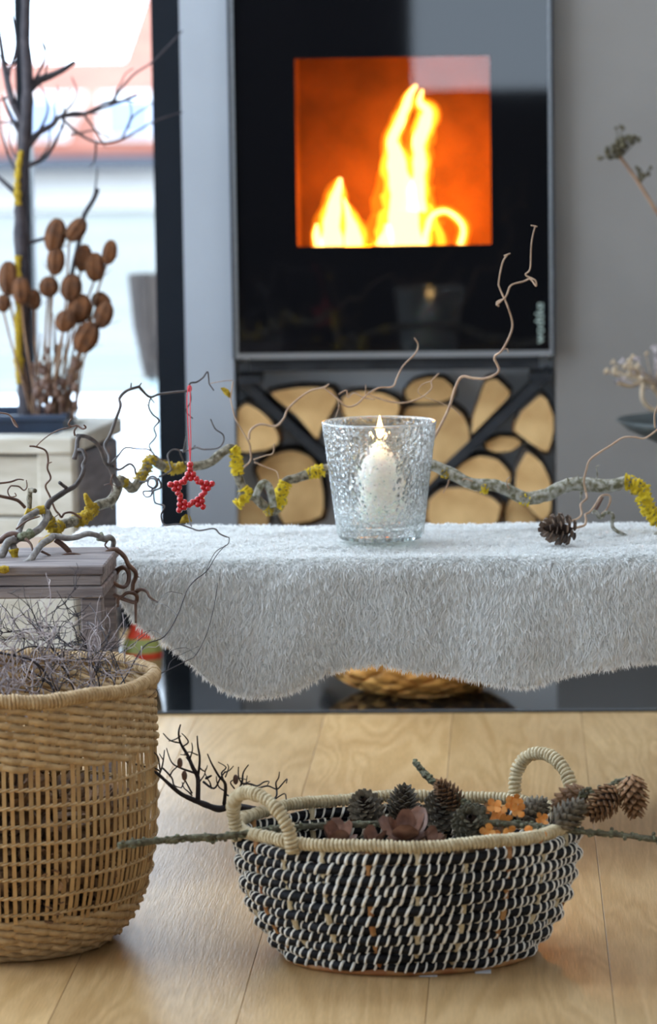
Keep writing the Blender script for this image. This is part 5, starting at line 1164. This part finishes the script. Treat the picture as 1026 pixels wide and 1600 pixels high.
def weave_row(z, r0=None, kf=23, amp=.0024, ph=0, rv=.0044, rr=.0020):
    n = kf * 14; V = []; Fq = []; sd = 6
    for i in range(n):
        th = 2 * PI * i / n; s_ = math.sin(kf * th + ph); r = (r0 or lprof(z)) + amp * s_ + .0012 * noise.noise(Vector((math.cos(th) * 6, math.sin(th) * 6, z * 90))); zz_ = z + .0017 * math.cos(kf * th + ph) + .0018 * noise.noise(Vector((math.cos(th) * 5 + 3, math.sin(th) * 5, z * 60)))
        th_j = 1 + .25 * noise.noise(Vector((math.cos(th) * 16, math.sin(th) * 16, z * 200)))
        for j in range(sd):
            a = 2 * PI * j / sd; V.append((LX + (r + rr * math.cos(a)) * math.cos(th), LY + (r + rr * math.cos(a)) * math.sin(th), zz_ + rv * th_j * math.sin(a)))
    for i in range(n):
        i2 = (i + 1) % n
        for j in range(sd): j2 = (j + 1) % sd; Fq.append((i * sd + j, i2 * sd + j, i2 * sd + j2, i * sd + j2))
    return build('weave_row', MB().add(V, Fq), 'seagrass', lk)
row = 0
z = .0085
while z < .062: weave_row(z, ph=row * PI + .25 * row); z += .0057; row += 1
z = .258
while z < .334: weave_row(z, ph=row * PI + .22 * row); z += .0057; row += 1
def twine(z):
    w = build('twined_weft', MB(), 'cane', lk); bpy.data.objects.remove(w)
    mb = MB(); n = NST * 4
    for s_ in (0, PI):
        P = []
        for i in range(n):
            th = 2 * PI * i / n; r = lprof(z) + .0024 * math.cos(NST / 2 * th + s_); P.append((LX + r * math.cos(th), LY + r * math.sin(th), z + .0012 * math.sin(NST / 2 * th + s_) + .0022 * noise.noise(Vector((math.cos(th) * 3, math.sin(th) * 3, z * 40)))))
        tube(P, .00165, 5, True, mb)
    build('twined_weft', mb, 'seagrass', lk)
for z in np.linspace(.072, .232, 8): twine(z)
build('base', lathe([(.001, .002), (.128, .002), (.132, .008), (.001, .009)], (LX, LY), 48), 'seagrass', lk)
rp = ellipse(LX, LY, LZ, .1895, .1895, 0, 150); rp[:, 2] += .0015 * np.sin(np.arange(150) * .4)
rm = build('rim', tube(rp, .0075, 8, True), 'seagrass_rim', lk); build('rim_binding', wrap(rp, .0075, .0046, .0024), 'seagrass_rim', rm)

f0 = cone_thing('pine_cone', 'brown cone filling the tall lattice basket', 'filler', (LX, LY, .04), (0, 0, 1), .055, .027, 44, .9, 'cones inside the tall lattice basket', tipw=.6, sw=1.2)
first = True
for li, (z, R, n) in enumerate(((.016, .10, 11), (.062, .135, 14), (.108, .145, 15), (.155, .145, 15), (.198, .135, 13), (.03, .04, 4), (.12, .08, 8), (.19, .075, 8), (.205, .02, 2))):
    for k in range(n):
        c0 = f0 if first else copy_tree(f0); first = False
        a = 2 * PI * (k + .5 * (li % 2)) / n + random.uniform(-.08, .08); R_ = R + random.uniform(-.012, .006); dv = Vector((random.uniform(-1, 1), random.uniform(-1, 1), random.uniform(-.5, .8))).normalized()
        if z > .15 and math.cos(a) > .35: z_ = z - .06
        else: z_ = z
        c0.location = Vector((LX + R_ * math.cos(a), LY + R_ * math.sin(a), z_ + .022 + random.uniform(-.006, .006))) - dv * .024; orient(c0, dv, random.random() * 6)

# dry twigs heaped in the tall basket
def dry_twig(label, start, end, r0, group, m='grey_twig', n=8, seed=0, lift=.0):
    rd = random.Random(seed); mb = MB(); p = np.array(start); q = np.array(end); L_ = np.linalg.norm(q - p); P = []
    for i in range(9):
        t = i / 8; P.append(p + (q - p) * t + np.array([rd.gauss(0, 1), rd.gauss(0, 1), rd.gauss(0, 1)]) * L_ * .045 + np.array([0, 0, lift * math.sin(PI * t)]))
    S = spline(P, 3); tube(S, np.linspace(r0, r0 * .35, len(S)), 5, False, mb)
    def sub(S, r, depth, n):
        for k in range(n):
            i = rd.randrange(len(S) // 5, len(S) - 1); d = S[min(i + 1, len(S) - 1)] - S[i - 1]; d /= np.linalg.norm(d) + 1e-9
            w = np.array([rd.gauss(0, 1), rd.gauss(0, 1), rd.gauss(.25, .8)]); w -= d * (w @ d); w /= np.linalg.norm(w) + 1e-9; dd = d * .75 + w * rd.uniform(.5, 1.0); dd /= np.linalg.norm(dd)
            l = rd.uniform(.03, .085) * (.55 if depth else 1); Q = [S[i]]; cur = S[i]
            for j in range(4):
                dd = dd + np.array([rd.gauss(0, .33), rd.gauss(0, .33), rd.gauss(0.0, .33)]); dd /= np.linalg.norm(dd); cur = cur + dd * l / 4; Q.append(cur)
            Q = spline(Q, 2); tube(Q, np.linspace(r, r * .5, len(Q)), 4, False, mb)
            if depth < 1: sub(Q, r * .7, depth + 1, 3)
    sub(S, r0 * .6, 0, n)
    o = build('dry_twig', mb, m, None, tuple(start)); return tag(o, label, 'twig', group)
for k in range(32):
    a = random.uniform(0, 2 * PI); R = random.uniform(.02, .15); s0 = np.array([LX + R * math.cos(a), LY + R * math.sin(a), .25 + random.uniform(0, .04)])
    a2 = a + random.uniform(-1.6, 1.6); R2 = random.uniform(.06, .17); e0 = np.array([LX + R2 * math.cos(a2) + .0, LY + R2 * math.sin(a2) + .02, random.uniform(.345, .43)])
    dry_twig('brittle grey dry twig heaped on top of the tall basket', s0, e0, random.uniform(.0010, .0017), 'dry twigs heaped in the tall basket', 'grey_twig' if k % 4 else 'dark_twig', 8, k, .03)
def traced_twig(label, pts, Y0, Y1, a, b, subs=()):
    mb = trace(pts, Y0, Y1, a, b, 5, 5, .02)
    for sp in subs: trace(sp, Y0, Y1, b, b * .7, 4, 4, .02, mb=mb)
    o = build('dry_twig', mb, 'dark_twig', None, tuple(PY(*pts[0], Y0))); tag(o, label, 'twig')
traced_twig('long thin dark twig arching up across the fleece edge', [(170, 1090), (195, 1060), (225, 1010), (256, 995), (277, 962), (291, 925), (303, 908), (323, 892), (338, 868), (352, 852)], 4.66, 4.95, 1.2, .6, [[(277, 962), (262, 948), (246, 941), (236, 938)], [(246, 941), (262, 925), (285, 928)], [(256, 995), (240, 985), (225, 988), (208, 1000)]])
traced_twig('thin dark twig standing in front of the hanging fleece', [(205, 1085), (240, 1058), (262, 1047), (290, 1033), (306, 1023), (323, 990), (335, 944), (340, 911)], 4.68, 4.92, 1.0, .5, [[(306, 1023), (290, 1012), (268, 1016)], [(262, 1047), (270, 1030), (310, 1010)]])
traced_twig('dark forked twig crossing above the tall basket rim', [(-10, 1018), (20, 1024), (50, 1032), (70, 1050), (84, 1078)], 4.60, 4.62, 2.0, 1.6, [[(50, 1032), (62, 1045), (66, 1065)], [(20, 1024), (40, 1012), (60, 1010)]])
traced_twig('dark twig rising by the tall basket rim beside the lantern post', [(126, 1082), (140, 1070), (150, 1052), (157, 1035), (150, 1018), (165, 1000), (172, 985)], 4.66, 4.80, 1.8, .9, [[(157, 1035), (180, 1025), (210, 1005), (235, 985)], [(150, 1052), (165, 1048), (185, 1052)]])
traced_twig('slender dark twig leaning over the rim toward the painted pot', [(196, 1070), (184, 1040), (172, 1012), (160, 985), (150, 960), (140, 945)], 4.70, 4.80, 1.2, .6, [[(172, 1012), (190, 995), (200, 975)], [(160, 985), (140, 975), (120, 978)]])

# ------------------------------------------------------------------ wooden lantern
ln_x1 = PY(165, 890, 4.955)[0]; ln_x0 = ln_x1 - .24; l0, l1 = 4.935, 5.135
lt = thing('lantern', 'weathered grey wooden lantern with stepped top behind the tall basket', 'lantern', ((ln_x0 + ln_x1) / 2, (l0 + l1) / 2, 0))
z1 = PY(100, 884, l0)[2]
for i, (z_a, z_b, ins) in enumerate(((z1 - .013, z1, 0), (z1 - .0285, z1 - .0135, .004), (z1 - .045, z1 - .029, .001))):
    build('top_moulding', box(ln_x0 + ins, ln_x1 - ins, l0 + ins, l1 - ins, z_a, z_b, .002), 'lantern_wood', lt, (ln_x0 + .03 * i, l0, z_a))
pw = 34 * 5 / F; xin = .004
for xx in (ln_x0 + xin, ln_x1 - xin - pw):
    for yy in (l0 + .006, l1 - .006 - .025): build('post', box(xx, xx + pw, yy, yy + .025, .03, z1 - .0455, .002), 'lantern_wood', lt, (xx, yy, .2))
build('base', box(ln_x0, ln_x1, l0, l1, 0.0, .03, .002), 'lantern_wood', lt, (ln_x0, l0, .0))
for yy in (l0 + .016, l1 - .018): build('pane', box(ln_x0 + xin + pw + .0005, ln_x1 - xin - pw - .0005, yy, yy + .002, .0305, z1 - .046), 'pane', lt)

# ------------------------------------------------------------------ things at the right wall
FYr = 6.72
fh = thing('dried_umbel', 'dark dried flower head on a long stem against the grey wall', 'dried flower', tuple(PY(1050, 400, FYr)))
build('stem', trace([(1060, 420), (1040, 355), (1022, 325), (1000, 290), (985, 268), (968, 245)], FYr, FYr, 3.2, 2.6, 7), 'stem', fh)
mb = MB()
for x, y, r in ((937, 246, 4), (947, 238, 5), (952, 245, 5), (949, 232, 4), (957, 228, 5), (965, 222, 6), (972, 218, 6), (980, 216, 6), (990, 216, 5), (997, 218, 4), (966, 232, 7), (975, 226, 7), (985, 222, 6), (970, 240, 6), (958, 238, 5), (971, 199, 4), (963, 201, 3)):
    for k in range(3): sphere(PY(x + random.uniform(-2, 2), y + random.uniform(-2, 2), FYr + random.uniform(-.02, .02)), r * .8 * FYr / F, mb, 0, 7, 5)
    trace([(968, 248), ((x + 968) / 2, (y + 246) / 2), (x, y)], FYr, FYr, 1, .7, 4, 2, mb=mb)
build('seed_head', mb, 'seed', fh)
mb = MB()
for x, y, r in ((998, 266, 4), (1003, 273, 4), (1012, 272, 4), (1016, 262, 3), (994, 262, 3)):
    sphere(PY(x, y, FYr), r * FYr / F, mb, 0, 7, 5); trace([(998, 288), ((x + 1000) / 2, (y + 284) / 2), (x, y)], FYr, FYr, 1.2, .8, 4, 2, mb=mb)
build('seed_head', mb, 'seed', fh)

bc = PY(1088, 660, 6.70); br_ = 126 * 6.7 / F
bwl = thing('plant_bowl', 'dark shallow bowl holding dried flowers by the grey wall', 'bowl', (bc[0], 6.70, 0))
build('bowl', lathe([(.02, bc[2] - .05), (br_ * .5, bc[2] - .035), (br_ * .85, bc[2] - .012), (br_, bc[2] + .006), (br_ - .004, bc[2] + .008), (br_ * .8, bc[2] - .006), (.01, bc[2] - .03)], (bc[0], 6.70), 40), 'bowl', bwl)
build('foot', lathe([(.03, bc[2] - .05), (.012, bc[2] - .08), (.012, .02), (.05, .012), (.055, .006), (.001, .006)], (bc[0], 6.70), 24), 'bowl', bwl)
df = thing('dried_flowers', 'pale spiky dried flower bunch in the dark bowl', 'dried flower', tuple(PY(1026, 640, 6.70)))
for k in range(46):
    a = random.uniform(-1.35, 1.1); L_ = random.uniform(28, 78); x0, y0 = 1022 + random.uniform(-6, 10), 604 + random.uniform(-8, 6); x1, y1 = x0 + math.sin(a) * L_, y0 - math.cos(a) * L_ * .8
    mb = trace([(x0, y0), ((x0 + x1) / 2 + random.uniform(-4, 4), (y0 + y1) / 2), (x1, y1)], 6.70, 6.70 + random.uniform(-.05, .05), 1.0, .7, 5, 3)
    for j in range(3): sphere(PY(x1 + random.uniform(-3, 3), y1 + random.uniform(-3, 3), 6.70 + random.uniform(-.04, .04)), random.uniform(.0016, .004), mb, 0, 6, 4)
    build('spray', mb, 'dryflower' if k % 3 else 'grey_twig', df)['kind'] = 'stuff'
for pts in ([(965, 598), (985, 603), (1005, 596), (1022, 600)], [(1004, 600), (1003, 622), (1012, 636), (1028, 642)], [(1018, 604), (1030, 620), (1040, 650)]): build('stalk', trace(pts, 6.68, 6.70, 3, 3.4, 7), 'dryflower', df)
